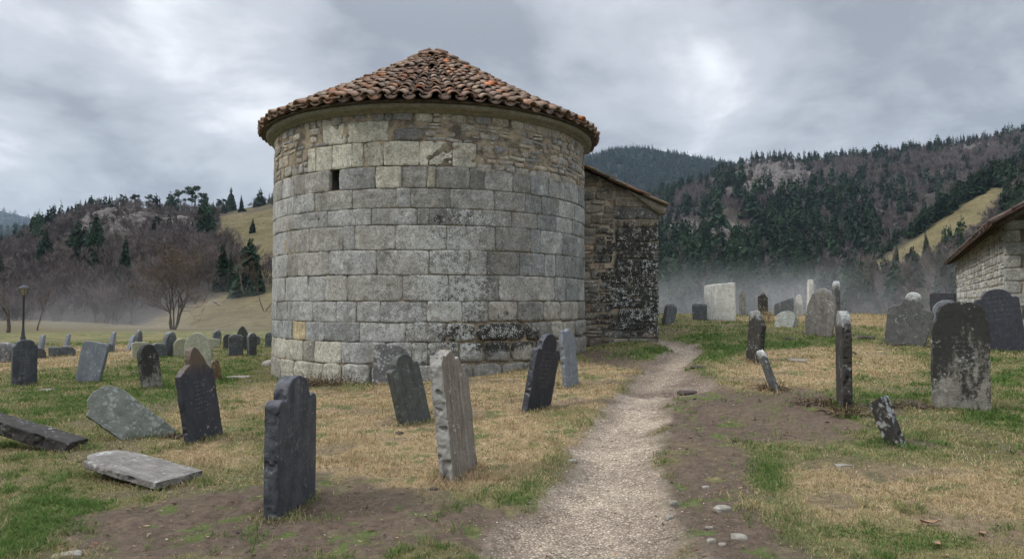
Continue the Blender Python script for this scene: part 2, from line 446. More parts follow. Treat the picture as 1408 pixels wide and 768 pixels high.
# ------------------------------------------------------------------ the round chapel
TC = np.array([-1.915, 16.99]); TR = 3.64
chapel = empty('stone_chapel', (TC[0], TC[1], 0), 'round grey stone chapel with a conical clay tile roof and low side nave', 'chapel')
def tmap(S, Z, d):
    f = np.asarray(S) / TR; r = TR + np.asarray(d)
    return np.stack([r * np.sin(f), -r * np.cos(f), np.asarray(Z, float)], 1)
def s_of(px, z):
    zz = z - EYE
    u = (px - CX) / FPX * (cP + zz / 14.5 * sP)
    dv = np.array([u, 1.0]) / math.hypot(u, 1)
    b = dv @ TC; disc = b * b - (TC @ TC - TR * TR)
    if disc <= 0: return (PI / 2 - .2) * TR * (1 if px > 590 else -1) - .75 * (1 if px < 590 else -1) * 0
    p = dv * (b - math.sqrt(disc)) - TC
    return math.atan2(p[0], -p[1]) * TR
Y560 = 13.47
zc = lambda py: zat(py, Y560)
def blob(px, py, rx, ry, a):
    z = zc(py); return (s_of(px, z), z, rx * 13.6 / FPX, ry * 13.6 / FPX, a)
LIC = [blob(*b) for b in ((622, 395, 55, 45, .75), (600, 340, 75, 30, .55), (650, 300, 60, 22, .45), (610, 430, 60, 30, .55), (560, 450, 60, 25, .45), (690, 270, 40, 18, .25), (640, 470, 25, 25, .6), (590, 480, 60, 30, .35), (700, 455, 60, 25, .35), (395, 250, 25, 25, .35), (415, 300, 25, 20, .25), (450, 480, 80, 30, .25), (640, 320, 60, 20, .35))]
DRK = [blob(*b) for b in ((688, 464, 75, 26, 1.2), (630, 460, 40, 26, .85), (745, 478, 45, 26, .75), (700, 430, 70, 20, .5), (770, 440, 30, 50, .4), (600, 500, 45, 20, .45), (560, 465, 40, 12, .4), (520, 520, 40, 12, .5), (460, 520, 50, 14, .6), (640, 265, 50, 14, .45), (405, 262, 20, 30, .45), (620, 310, 100, 60, .5), (590, 400, 100, 55, .45), (665, 390, 60, 60, .42), (545, 460, 70, 25, .4), (660, 275, 60, 20, .4), (420, 290, 40, 30, .3), (640, 440, 80, 20, .25), (410, 285, 20, 20, .4))]
def twear(S, Z):
    L = np.full(len(S), .0); D = np.zeros(len(S)); M = np.zeros(len(S))
    for s0, z0, rx, rz, a in LIC: L = np.maximum(L, 1.25 * a * np.exp(-((S - s0) / rx) ** 2 - ((Z - z0) / rz) ** 2) * 1.0)
    for s0, z0, rx, rz, a in DRK: D = np.maximum(D, a * np.exp(-((S - s0) / rx) ** 2 - ((Z - z0) / rz) ** 2))
    M = .55 * np.exp(-np.maximum(0, Z - hbase(TC[0] + TR * np.sin(S / TR), TC[1] - TR * np.cos(S / TR))) / .18)
    return np.stack([np.minimum(L, .66), D, M], 1)
SMAX = PI * TR
tw = Masonry()
ys = [196, 230, 260, 287, 310, 344, 378, 414, 443, 470, 500, 534, 566]
JO = [
    [378, 394, 423, 434.5, 457, 484, 500, 527, 577, 622, 655],
    [372, 388, 399, 419, 453.5, 466.5, 516, 552, 587, 599, 646, 666, 705, 729, 755, 768, 783, 795, 803],
    [372, 395, 432.5, 484.6, 545, 565, 619, 679, 722, 744, 757, 768, 790, 803],
    [372, 380, 409, 451, 511, 574, 590, 651, 703, 738, 764, 787, 803],
    [372, 395, 425.5, 472, 488, 544, 614, 681, 729, 743, 773, 793, 803],
    [372, 396, 410, 452.5, 518, 590, 645, 669.5, 714, 749, 764, 786, 803],
    [372, 392, 424, 448, 477.5, 554, 616.5, 686, 762, 778, 795, 803],
    [372, 381, 395, 411.5, 431, 463, 490, 523, 587, 635, 671, 711, 747, 770, 795, 803],
    [372, 388, 402, 420, 447, 495, 558, 613, 655, 722, 757, 773, 790, 803],
    [372, 380, 393, 417, 433, 469, 530, 566, 588, 630, 666, 702, 735, 760, 785, 803],
    [372, 386, 405, 444, 470, 510, 545, 600, 625, 650, 690, 730, 770, 803],
    [372, 400, 440, 480, 520, 560, 600, 640, 680, 720, 760, 803]]
rj = np.random.default_rng(11)
def tone_for(ci, px, r):
    k = r.random()
    if ci == 0: t = CREAM if px < 660 else WARM
    elif ci >= 9 and px < 480: t = CREAM if k < .8 else (.36, .34, .28)
    elif ci == 8 and 400 < px < 422: t = (.44, .36, .22)
    elif ci == 8 and px < 500: t = (.32, .325, .31)
    elif ci == 1 and 516 < px < 552: t = CREAM
    elif ci == 1 and 587 < px < 600: t = (.33, .31, .24)
    elif ci >= 7 and px > 600: t = WARM if k < .5 else (.26, .25, .22)
    elif px > 730: t = BLUE if k < .45 else (.26, .265, .25)
    elif px > 560: t = (.28, .27, .24) if k < .55 else GREY
    else: t = BLUE if k < .65 else GREY
    return np.array(t) * r.uniform(.82, 1.16)
n = 0
zs = [zc(y) for y in ys]
for ci, J in enumerate(JO):
    z1, z0 = zs[ci], zs[ci + 1]; zm = (z0 + z1) / 2
    edges = [s_of(p, zm) for p in J]
    vis = [(edges[i], edges[i + 1], (J[i] + J[i + 1]) / 2, True) for i in range(len(J) - 1)]
    if ci == 0: vis = [v for v in vis if v[2] > 424]
    a = edges[-1] if ci else edges[-1]
    if ci:                                                    # round the back
        lim = 2 * SMAX + edges[0]
        while a < lim - .2:
            b = min(a + rj.uniform(.4, .95), lim); b = lim if lim - b < .3 else b
            vis.append((a, b, 800 if a < SMAX else 385, False)); a = b
    for s0, s1, px, v in vis:
        if ci == 1 and 455 < px < 465: WIN = (s0, s1, z0, z1); continue
        n += 1
        bo = (ci >= 8 and px > 610) or (ci == 7 and 660 < px < 800)
        big = dict(corner=.5, pillow=.035, edge=.02, rough=.026, jag=.025, gap=.025) if bo and ci > 7 else dict(corner=.22, pillow=.018, edge=.014, rough=.022, gap=.012) if bo else dict()
        if ci >= 10: big = dict(corner=.3, pillow=.022, edge=.014, rough=.03, jag=.025, gap=.02)
        wz = rj.uniform(-.012, .012)
        tw.block(tmap, s0, s1, z0 + wz * .5, z1 + wz * .3, tone_for(ci, px, rj), res=.04 if v else .16, wear=twear, seed=n, **big)
# rubble above and beside the cream course
z146, z166 = zat(135.5, 12.95) - .14, zc(167)
cre = [(s_of(444, z166), s_of(477, z166)), (s_of(477, z166), s_of(535, z166))]
for i, (a, b) in enumerate(cre): tw.block(tmap, a, b, zs[0], z166, np.array(CREAM) * (.98, 1.02)[i], wear=twear, seed=900 + i, pillow=.012)
def skip0(s, z): return cre[0][0] - .02 < s < cre[1][1] + .02 and zs[0] - .01 < z < z166 + .01
RT = [(.37, .31, .24), WARM, (.37, .335, .28), (.46, .43, .35), (.33, .32, .29), (.41, .345, .265), (.28, .275, .26)]
sR = s_of(655, zc(215)); sL = s_of(424, zc(215)); eL, eR = s_of(370, 4), s_of(803, 4)
tw.block(tmap, s_of(540, z166), s_of(583, z166), zs[0] + .0, zs[0] + .24, (.19, .185, .17), seed=950, corner=.4, wear=twear, pillow=.02)
def skip1(s, z): return skip0(s, z) or (s_of(540, z166) - .02 < s < s_of(583, z166) and z < zs[0] + .24)
tw.rubble(tmap, eL - .9, eR + .9, zs[0], z146, RT, seed=3, skip=skip1, res=.035, wear=twear)
tw.rubble(tmap, sR, eR + .9, zs[1] - .06, zs[0], RT, seed=4, res=.035, wear=twear)
tw.rubble(tmap, eL - .9, sL, zs[1], zs[0], RT + [BLUE], seed=5, res=.035, rowh=(.13, .26), lens=(.18, .4), wear=twear)
for (a, b, s_) in ((eR + .9, SMAX, 6), (-SMAX, eL - .9, 7)): tw.rubble(tmap, a, b, zs[1], z146, RT, seed=s_, res=.2, rowh=(.2, .3), lens=(.3, .6), wear=twear)
wall = tw.build('apse_wall', MAS, chapel)
# mortar core behind the stones, with the slit left open
nS = 420; zz = np.linspace(-.6, z146 + .05, 150)
SS = np.linspace(-SMAX, SMAX, nS + 1)[:-1]; A, B = np.meshgrid(SS, zz, indexing='ij')
d = -.016 + (fbm(A * 2.2, B * 2.2, 0, 41, 4) - .5) * .035 + (fbm(A * 12, B * 12, 0, 43, 3) - .5) * .014
d = np.where(B > zs[1], d + .012, d)
Vm = tmap(A.ravel(), B.ravel(), d.ravel()); ii = np.arange(nS * 150).reshape(nS, 150); jj = np.roll(ii, -1, 0)
Fm = np.stack([ii[:, :-1], jj[:, :-1], jj[:, 1:], ii[:, 1:]], -1)
sc0 = (A + PI * TR / nS)[:, :-1]; zc0 = ((B[:, :-1] + B[:, 1:]) / 2)
keep = ~((sc0 > WIN[0] - .02) & (sc0 < WIN[1] + .02) & (zc0 > WIN[2] + .0) & (zc0 < WIN[3]))
mk('mortar_core', Vm, Fm[keep], MOR, chapel, smooth=True)
# the slit: a deep dark reveal
wv = MB(); sa, sb, za, zb = WIN
q = []
for dd in (-.03, -.7):
    q.append(tmap(np.array([sa - .02, sb + .02, sb + .02, sa - .02]), np.array([za, za, zb, zb]), np.full(4, dd)))
wv.add(np.concatenate(q), np.array([[0, 1, 5, 4], [1, 2, 6, 5], [2, 3, 7, 6], [3, 0, 4, 7], [4, 5, 6, 7]]))
wv.build('window_slit', plain_mat('slit_reveal', (.05, .05, .045), (.08, .075, .065)), chapel)
# cornice ring under the eaves
ZE = zat(135.5, 12.95)                                           # eave height
m = MB(); zk = ZE - .15; m.lathe([(3.50, zk - .02), (3.675, zk - .015), (3.69, zk + .02), (3.73, zk + .03), (3.77, zk + .05), (3.81, zk + .08), (3.82, zk + .11), (3.82, ZE - .015), (3.3, ZE + .0)], 160)
V, F, A_ = m.arrays(); rr = np.hypot(V[:, 0], V[:, 1]); k = 1 + (fbm(V[:, 0] * 4, V[:, 1] * 4, V[:, 2] * 4, 51, 3) - .5) * .012
V[:, :2] *= k[:, None]
mk('cornice', V, F, CORN, chapel, smooth=True)
# conical roof of barrel tiles
ZA = zat(71, 17.0); RE = 3.99
class Tiles:
    def __init__(s): s.V, s.F, s.T, s.n = [], [], [], 0
    def tile(s, p0, p1, up, w0, w1, hgt, tone, conv=True, th=.022, nseg=6):
        """half-barrel from p0 (lower end) to p1 (upper end)"""
        p0, p1, up = map(lambda v: np.asarray(v, float), (p0, p1, up))
        ax = p1 - p0; ax /= np.linalg.norm(ax); sd = np.cross(ax, up); sd /= np.linalg.norm(sd); up = np.cross(sd, ax)
        t = np.linspace(0, PI, nseg + 1); sg = 1 if conv else -1
        P = []
        for p, w in ((p0, w0), (p1, w1)):
            for o in (0, th):
                P.append(p + np.cos(t)[:, None] * sd * (w / 2 - o) + sg * np.sin(t)[:, None] * up * (hgt * w / w0 - o))
        m_ = nseg + 1; i = np.arange(nseg)
        q = lambda a, b: np.stack([i + a * m_, i + 1 + a * m_, i + 1 + b * m_, i + b * m_], 1)
        F = [q(0, 2), q(3, 1), q(1, 0), q(2, 3), np.array([[0, 2 * m_, 3 * m_, m_], [nseg, nseg + m_, nseg + 3 * m_, nseg + 2 * m_]])]
        s.F.append(np.concatenate(F) + s.n); V = np.concatenate(P); s.V.append(V); s.n += len(V)
        s.T.append(np.tile(tone, (len(V), 1)))
    def build(s, name, mat, parent): return mk(name, np.concatenate(s.V), np.concatenate(s.F), mat, parent, {'tone': np.concatenate(s.T)}, True)
TT = [(.27, .165, .115), (.30, .19, .13), (.25, .17, .125), (.33, .24, .175), (.22, .15, .115), (.34, .18, .11), (.29, .215, .165)]
rt = np.random.default_rng(21)
def ttone(hot=.04):
    t = np.array(TT[rt.integers(len(TT))]) * rt.uniform(.75, 1.15)
    return np.array((.46, .17, .07)) if rt.random() < hot else t
tl = Tiles(); rows = 15; NC = 76
sl = np.array([RE, ZE]); ap = np.array([.06, ZA - .12])
prof = lambda t: (sl + (ap - sl) * t) + np.array([0, .0])
for r_ in range(rows):
    t0, t1 = r_ / rows, min(1.0, (r_ + 1.28) / rows)
    a, b = prof(t0), prof(t1)
    div = 1 if a[0] > 1.75 else 2 if a[0] > .8 else 4
    ncol = NC // div
    for c in range(ncol):
        for conv in (False, True):
            ph = (c + (.5 if conv else 0)) * div + .25 * (div - 1)
            f = 2 * PI * ph / NC + rt.normal(0, .012) / max(a[0], .5)
            pit = 2 * PI * a[0] / ncol
            w0 = min(pit * (.68 if conv else .74), .25); w1 = min(w0 * .84, 2 * PI * max(b[0], .12) / ncol * .74)
            er = np.array([math.sin(f), -math.cos(f), 0.0]); jr = rt.normal(0, .022); jz = rt.normal(0, .009)
            lift = .045 if conv else .04; hg = .43 * min(w0, .24) if conv else .36 * w0
            p0 = er * (a[0] + jr) + np.array([0, 0, a[1] + lift + .045 + jz]); p1 = er * (b[0] + jr) + np.array([0, 0, b[1] + lift - .012])
            up = er * .45 + np.array([0, 0, .9])
            p1 = p1 + np.cross(er, [0, 0, 1]) * rt.normal(0, .014)
            tl.tile(p0, p1, up, w0, w1, hg, ttone() if conv else ttone(0) * .6, conv, th=.026)
for c in range(6):                                            # hip ridges
    f = math.radians((-84, 84, 180, 128, -128, 40)[c]) if c < 5 else None
    if f is None: continue
    er = np.array([math.sin(f), -math.cos(f), 0.0])
    for r_ in range(rows):
        a, b = prof(r_ / rows), prof(min(1.0, (r_ + 1.2) / rows))
        p0 = er * a[0] + np.array([0, 0, a[1] + .16]); p1 = er * b[0] + np.array([0, 0, b[1] + .135])
        tl.tile(p0, p1, er * .45 + np.array([0, 0, .9]), .24, .19, .10, ttone(.35))
for k in range(9):                                            # cap
    f = 2 * PI * k / 9; er = np.array([math.sin(f), -math.cos(f), 0.0])
    tl.tile(er * .42 + [0, 0, ZA - .22], er * .04 + [0, 0, ZA - .01], er * .4 + [0, 0, .9], .22, .09, .08, ttone(.2))
roof = tl.build('conical_roof', TIL, chapel)
m = MB(); m.lathe([(3.6, ZE - .02), (RE - .10, ZE + .005), (RE - .10, ZE + .02), (2.0, (ZE + ZA) / 2 - .16), (.03, ZA - .25)], 96)
m.build('roof_deck', plain_mat('roof_bedding', (.05, .04, .03), (.11, .09, .07)), roof, True)
# ------------------------------------------------------------------ the nave behind it
NY, NX = 16.93, 3.52                                          # front plane and right-hand corner
slope = math.tan(math.radians(27)); RX = -.85
zr = zat(232, NY) + .0
X805 = (805 - CX) / FPX * NY; X918 = (918 - CX) / FPX * NY
zA, zB = zat(231, NY), zat(284, NY); slope = (zA - zB) / (X918 - X805)
top = lambda X: zA - (X - X805) * slope
nv = Masonry(); ox, oy = TC
def nmap(S, Z, d): S = np.asarray(S, float); return np.stack([S - ox, NY - oy - np.asarray(d), np.asarray(Z, float)], 1)
def nwear(S, Z):
    w = sstep(S, 1.5, 2.7) * sstep(Z, .5, 1.2) * (1 - sstep(Z, 2.8, 4.1)) * (.55 + .9 * fbm(S * 1.6, Z * 1.6, 0, 47, 3)); lo = 1 - sstep(Z, .5, .9)
    return np.stack([.16 + .2 * w, .3 + .66 * w, .35 * (1 - sstep(Z, .45, .8)) + .05], 1)
r5 = np.random.default_rng(5); z = .1; i = 0
nv.rubble(nmap, 1.3, 2.45, .1, 4.8, [(.25, .22, .18), (.2, .175, .14), (.29, .22, .15), (.18, .168, .145), (.30, .27, .21)], seed=62, rowh=(.10, .26), lens=(.2, .55), res=.05, pillow=.008, wear=nwear, clip=lambda S: top(S) - .05)
NT_ = [(.24, .225, .195), (.2, .183, .155), (.24, .205, .16), (.18, .17, .15), (.235, .215, .18), (.15, .145, .132), (.25, .205, .155)]
while z < 4.9:
    h = r5.uniform(.16, .42); a = 2.3 + r5.uniform(0, .3)
    while a < NX:
        L = r5.uniform(.25, .5) if a < 2.2 else r5.uniform(.45, 1.1)
        b = min(a + L, NX); b = NX if NX - b < .3 else b
        i += 1; t = np.array(NT_[r5.integers(len(NT_))]) * r5.uniform(.8, 1.15)
        if z < top(b) - .05:
            if h > .24 and r5.random() < .35 and b < NX:
                nv.block(nmap, a, b, z, z + h * .5, t, wear=nwear, seed=2000 + i, gap=.014, corner=.2, pillow=.008, edge=.008, rough=.02, jag=.02, clip=lambda S: top(S) - .05)
                nv.block(nmap, a, b, z + h * .5, z + h, t * .9, wear=nwear, seed=2500 + i, gap=.014, corner=.2, pillow=.008, edge=.008, rough=.02, jag=.02, clip=lambda S: top(S) - .05)
            else: nv.block(nmap, a, b, z, z + h, t, wear=nwear, seed=2000 + i, gap=.014, corner=.15, pillow=.008, edge=.008, rough=.02, jag=.02, clip=lambda S: top(S) - .05)
        a = b
    z += h
def nmap2(S, Z, d): S = np.asarray(S, float); return np.stack([NX - ox + np.asarray(d), NY - oy + S, np.asarray(Z, float)], 1)
nv.rubble(nmap2, 0.02, 8.0, .1, top(NX) - .05, NT_, seed=61, res=.16, rowh=(.2, .34), lens=(.35, .8))
nave = nv.build('nave_wall', MAS, chapel)
nc = MB()                                                     # solid core (mortar) of the nave, gable profile
LX = -5.1; prof_ = [(LX, .0), (NX - .02, .0), (NX - .02, top(NX - .02) - .06), (RX, top(RX) - .06), (LX, top(RX) - .06 - (RX - LX) * slope)]
Vn = np.array([[x - ox, y - oy, zz_ if zz_ else -.5] for y in (NY + .02, NY + 8) for x, zz_ in prof_])
nc.add(Vn, [np.array([[0, 1, 6, 5], [1, 2, 7, 6], [2, 3, 8, 7], [3, 4, 9, 8], [4, 0, 5, 9]]), np.array([[0, 2, 1], [0, 3, 2], [0, 4, 3], [5, 6, 7], [5, 7, 8], [5, 8, 9]])])
nc.build('nave_core', MOR, chapel)
ks = MB()                                                     # long grey kneeler stone under the verge
kx0, kx1 = NX - .75, NX + .17
ks.add([[x - ox, y - oy, zz_] for y in (NY - .10, NY + .3) for x, zz_ in ((kx0, top(kx0) - .06), (kx0 + .05, top(kx0) - .10), (NX + .0, top(kx1) - .19), (kx1, top(kx1) - .21), (kx1, top(kx1) - .04))],
       [np.array([[5, 6, 1, 0], [6, 7, 2, 1], [7, 8, 3, 2], [8, 9, 4, 3], [9, 5, 0, 4]]), np.array([[0, 1, 2], [0, 2, 3], [0, 3, 4], [5, 7, 6], [5, 8, 7], [5, 9, 8]])])
ks.build('kneeler_stone', grave_mat('kneeler', (.27, .245, .20), (.18, .165, .135), lichen=.15, bump=.7), chapel)
rs = MB(); r6 = np.random.default_rng(6)                      # nave roof: rows of rough stone and clay slabs on both slopes
for sgn in (1, -1):
    e = NX + .22 if sgn > 0 else LX - .2
    span = abs(e - RX); nr = int(span / .42); ang = math.atan(slope) * sgn
    for k in range(nr + 1):
        xc = e - sgn * (.30 + k * .42)
        y = NY - .22 + r6.uniform(-.03, .02)
        while y < NY + 8:
            L = r6.uniform(.35, .6)
            zz_ = top(RX) - abs(xc - RX) * slope + .015 + r6.uniform(-.01, .015)
            t = np.array([(.20, .15, .11), (.14, .12, .10), (.26, .20, .14), (.25, .14, .09)][r6.integers(4)]) * r6.uniform(.7, 1.1)
            rs.box((xc - ox, y + L / 2 - oy, zz_), (.62, L - .012, .045), (0, ang - .05 * sgn + r6.normal(0, .012), r6.normal(0, .02)), t)
            y += L
rs.build('nave_roof', TIL, chapel, attr='tone')

# ------------------------------------------------------------------ the long barn on the right
BZ = 16.6; BX = (1384 - CX) / FPX * BZ
bdir = np.array([.5515, 1.0]) / math.hypot(.5515, 1); bn = np.array([-bdir[1], bdir[0]]); bL = 17.0     # side wall direction, outward normal (left)
fdir = np.array([bdir[1], -bdir[0]])                                                                    # along the front gable
ztop = zat(303, BZ)
barn = empty('stone_barn', (BX, BZ, 0), 'long pale rubble stone barn with a dark red tiled roof at the right edge', 'barn')
def bmap(S, Z, d):
    S = np.asarray(S, float)[:, None]; return np.concatenate([S * bdir + np.asarray(d)[:, None] * bn, np.asarray(Z, float)[:, None]], 1)
def fmap(S, Z, d):
    S = np.asarray(S, float)[:, None]; return np.concatenate([S * fdir - np.asarray(d)[:, None] * bdir, np.asarray(Z, float)[:, None]], 1)
PT = [(.50, .49, .44), (.44, .43, .40), (.37, .365, .345), (.47, .44, .37), (.41, .385, .33), (.54, .53, .49)]
bslope = .62
bm_ = Masonry()
bw = lambda S, Z: np.stack([np.full(len(S), .16), np.full(len(S), .05), np.full(len(S), .05)], 1)
bm_.rubble(bmap, .32, bL, .3, ztop, PT, seed=71, rowh=(.14, .3), lens=(.22, .6), res=.07, wear=bw)
bm_.rubble(fmap, .42, 6.0, .3, ztop + 2.4, [tuple(.8 * v for v in t) for t in PT], seed=72, rowh=(.14, .3), lens=(.22, .6), res=.07, wear=bw, clip=lambda S: ztop + S * bslope - .05)  # front gable tones dimmed: its shade is put into the stone colour
z = .3; k = 0
while z < ztop:                                               # quoins, alternating long and short
    h = .3; k += 1; L = .5 if k % 2 else .3
    bm_.block(bmap, -.0, .8 - L, z, min(z + h, ztop), (.46, .45, .41), seed=3000 + k, wear=bw, gap=.02, corner=.2)
    bm_.block(fmap, -.0, L, z, min(z + h, ztop), (.40, .39, .35), seed=3100 + k, wear=bw, gap=.02, corner=.2); z += h  # front quoin faces darker than the side ones, shade painted into their tone
bm_.build('barn_wall', MAS, barn)
cb = MB(); P = lambda s_, t_, z_: [*(bdir * s_ + fdir * t_), z_]
gw = 7.0; zri = ztop + gw / 2 * bslope
Vb = []
for s_ in (.02, bL - .02): Vb += [P(s_, .02, -.2), P(s_, gw, -.2), P(s_, gw, ztop), P(s_, gw / 2, zri - .06), P(s_, .02, ztop - .03)]
cb.add(Vb, [np.array([[0, 1, 6, 5], [1, 2, 7, 6], [2, 3, 8, 7], [3, 4, 9, 8], [4, 0, 5, 9]]), np.array([[0, 2, 1], [0, 3, 2], [0, 4, 3], [5, 6, 7], [5, 7, 8], [5, 8, 9]])])
pm = NT('pale_render'); co = pm.objco(False)
PALEM = pm.bsdf(pm.mix(pm.mr(pm.noise(3, 5, .7, co), .35, .65), (.22, .19, .14), (.36, .32, .25)), .95, pm.bump(pm.noise(40, 4, .7, co), .8, .02), .1)
cb.build('barn_core', PALEM, barn)
bt = Tiles(); rt = np.random.default_rng(31)
ncol = int((bL + 2.2) / .27)
for side in (0, 1):
    for r_ in range(10):
        t0, t1 = -.42 + r_ * .41, -.42 + (r_ + 1.25) * .41
        if t0 > gw / 2: continue
        t1 = min(t1, gw / 2)
        for c in range(ncol):
            for conv in (False, True):
                s_ = -1.5 + (c + (.5 if conv else 0)) * .27
                f = (lambda t: t) if side == 0 else (lambda t: gw - t)
                z_ = lambda t: ztop + t * bslope + .06
                jr = rt.normal(0, .015)
                dark = np.array([(.09, .05, .042), (.075, .048, .042), (.12, .065, .05), (.06, .045, .04)][rt.integers(4)])
                bt.tile(P(s_, f(t0 + jr), z_(t0) + .03), P(s_ + rt.normal(0, .008), f(t1 + jr), z_(t1)), [0, 0, 1], .19, .165, .075 if conv else .06, dark, conv, nseg=4)
br = bt.build('barn_roof', TIL, barn)
bd = MB()
for side in (0, 1):
    f = (lambda t: t) if side == 0 else (lambda t: gw - t)
    for s0 in (-1.5,):
        V8 = [P(s_, f(t), ztop + t * bslope + o) for s_ in (-1.45, bL + .6) for t in (-.40, gw / 2) for o in (.0, .05)]
        bd.add(V8, np.array([[0, 1, 3, 2], [4, 6, 7, 5], [0, 4, 5, 1], [2, 3, 7, 6], [0, 2, 6, 4], [1, 5, 7, 3]]))
    for k in range(34):
        s_ = -1.35 + k * .56
        bd.box(((bdir * s_ + fdir * f(-.05))[0], (bdir * s_ + fdir * f(-.05))[1], ztop - .05 - .02), (.6, .1, .1), (0, -math.atan(bslope) * (1 if side == 0 else -1), math.atan2(fdir[1], fdir[0])))
bd.build('roof_boards', DARKWOOD, br)
# ------------------------------------------------------------------ ground sheet
def ground_sheet():
    half = math.radians(43)
    front = np.linspace(-half, half, 660); back = np.linspace(half, 2 * PI - half, 80)[1:-1]
    az = np.concatenate([front, back])
    r = np.concatenate([[.05, .5, 1, 1.6, 2.2], np.geomspace(2.7, 45, 520), np.geomspace(45, 3500, 90)[1:]])
    A, R = np.meshgrid(az, r, indexing='ij')
    x, y = (R * np.sin(A)).ravel(), (R * np.cos(A)).ravel()
    near = np.hypot(x, y) < 45
    h = hbase(x, y)
    sd = np.full(x.shape, 9.0); path, pale, soil, straw, lush = (np.zeros(x.shape) for _ in range(5))
    sd[near], path[near], pale[near], soil[near], straw[near], lush[near] = masks(x[near], y[near])
    rr = np.hypot(x, y); k = sstep(rr, 24, 16)
    h = h - (1 - sstep(sd, -.25, .12)) * .085 * k
    fine = (fbm(x * 7, y * 7, 0, 61, 3) - .5)
    h = h + fine * .03 * sstep(rr, 40, 12) * (1 + soil * 1.2) * (1 - path * .6)
    n1, n2 = fbm(x * 1.1, y * 1.1, 0, 71, 4), fbm(x * 4.5, y * 4.5, 0, 73, 4)
    C = lambda *c: np.array(c)[None, :]
    mixc = lambda a, b, t: a * (1 - t[:, None]) + b * t[:, None]
    c = mixc(C(.085, .105, .036), C(.17, .145, .068), sstep(n1 * .6 + n2 * .4, .4, .6))      # worn winter turf
    c = mixc(c, C(.32, .24, .14), straw * sstep(n2, .25, .5) * .95)
    c = mixc(c, C(.07, .115, .026), lush * .6)
    c = mixc(c, C(.105, .078, .057), np.clip(soil * sstep(n2 + (fine * .8), .2, .38), 0, 1))
    c = mixc(c, C(.10, .078, .055), (1 - sstep(abs(sd + .1), .05, .32)) * .55 * (1 - lush))
    c = mixc(c, mixc(C(.31, .25, .195), C(.20, .155, .12), sstep(n1, .35, .65)), path)
    c = mixc(c, C(.50, .42, .325), pale * (.45 + .5 * sstep(n1 * .5 + n2 * .5, .36, .58)))
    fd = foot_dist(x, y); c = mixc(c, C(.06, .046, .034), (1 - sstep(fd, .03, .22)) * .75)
    bare_ = sstep(fbm(x * 1.6, y * 1.6, 0, 88, 4), .56, .66) * (1 - lush) * (1 - path) * (rr < 45); c = mixc(c, C(.12, .09, .062), bare_ * .7)
    far = sstep(rr, 40, 70)
    c = mixc(c, mixc(C(.125, .094, .055), C(.08, .075, .038), n1), far)
    nr, na = len(r), len(az); i = np.arange(na * nr).reshape(na, nr); j = np.roll(i, -1, 0)
    F = np.stack([i[:, :-1], i[:, 1:], j[:, 1:], j[:, :-1]], -1).reshape(-1, 4)[:, ::-1]
    n = NT('ground_earth'); co = n.objco(False); col = n.attr('col'); pm_ = n.sep(n.attr('kind'))
    f = n.noise(14, 6, .7, co); g = n.noise(75, 4, .7, co); v = n.voro(42, co); v2 = n.voro(20, co, out='Color')
    cc = n.scale(col, n.math('MULTIPLY', n.mr(f, .3, .7, .62, 1.35, False), n.mr(g, .3, .7, .7, 1.28, False)))
    grav = n.mix(n.mr(v, .1, .5), (1.35, 1.33, 1.3), (.45, .43, .41))
    cc = n.mix(n.math('MULTIPLY', pm_[0], .8), cc, n.mix(1.0, cc, grav, 'MULTIPLY'))
    cc = n.mix(n.math('MULTIPLY', pm_[0], n.mr(n.noise(30, 3, .6, co), .62, .72)), cc, (.45, .40, .34))
    cc = n.mix(n.math('MULTIPLY', pm_[1], n.mr(n.noise(24, 5, .75, co), .6, .7)), cc, (.035, .026, .02))
    cc = n.mix(n.math('MULTIPLY', pm_[1], n.mr(n.noise(34, 3, .7, co), .66, .72)), cc, (.26, .2, .15))
    hh = n.math('ADD', n.math('MULTIPLY', f, .7), n.math('MULTIPLY', g, .5))
    mat = n.bsdf(cc, .97, n.bump(hh, .8, .035), .1)
    kind = np.stack([path, np.clip(soil - path, 0, 1), straw], 1)
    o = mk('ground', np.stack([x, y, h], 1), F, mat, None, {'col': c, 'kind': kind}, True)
    tag(o, kind='structure')

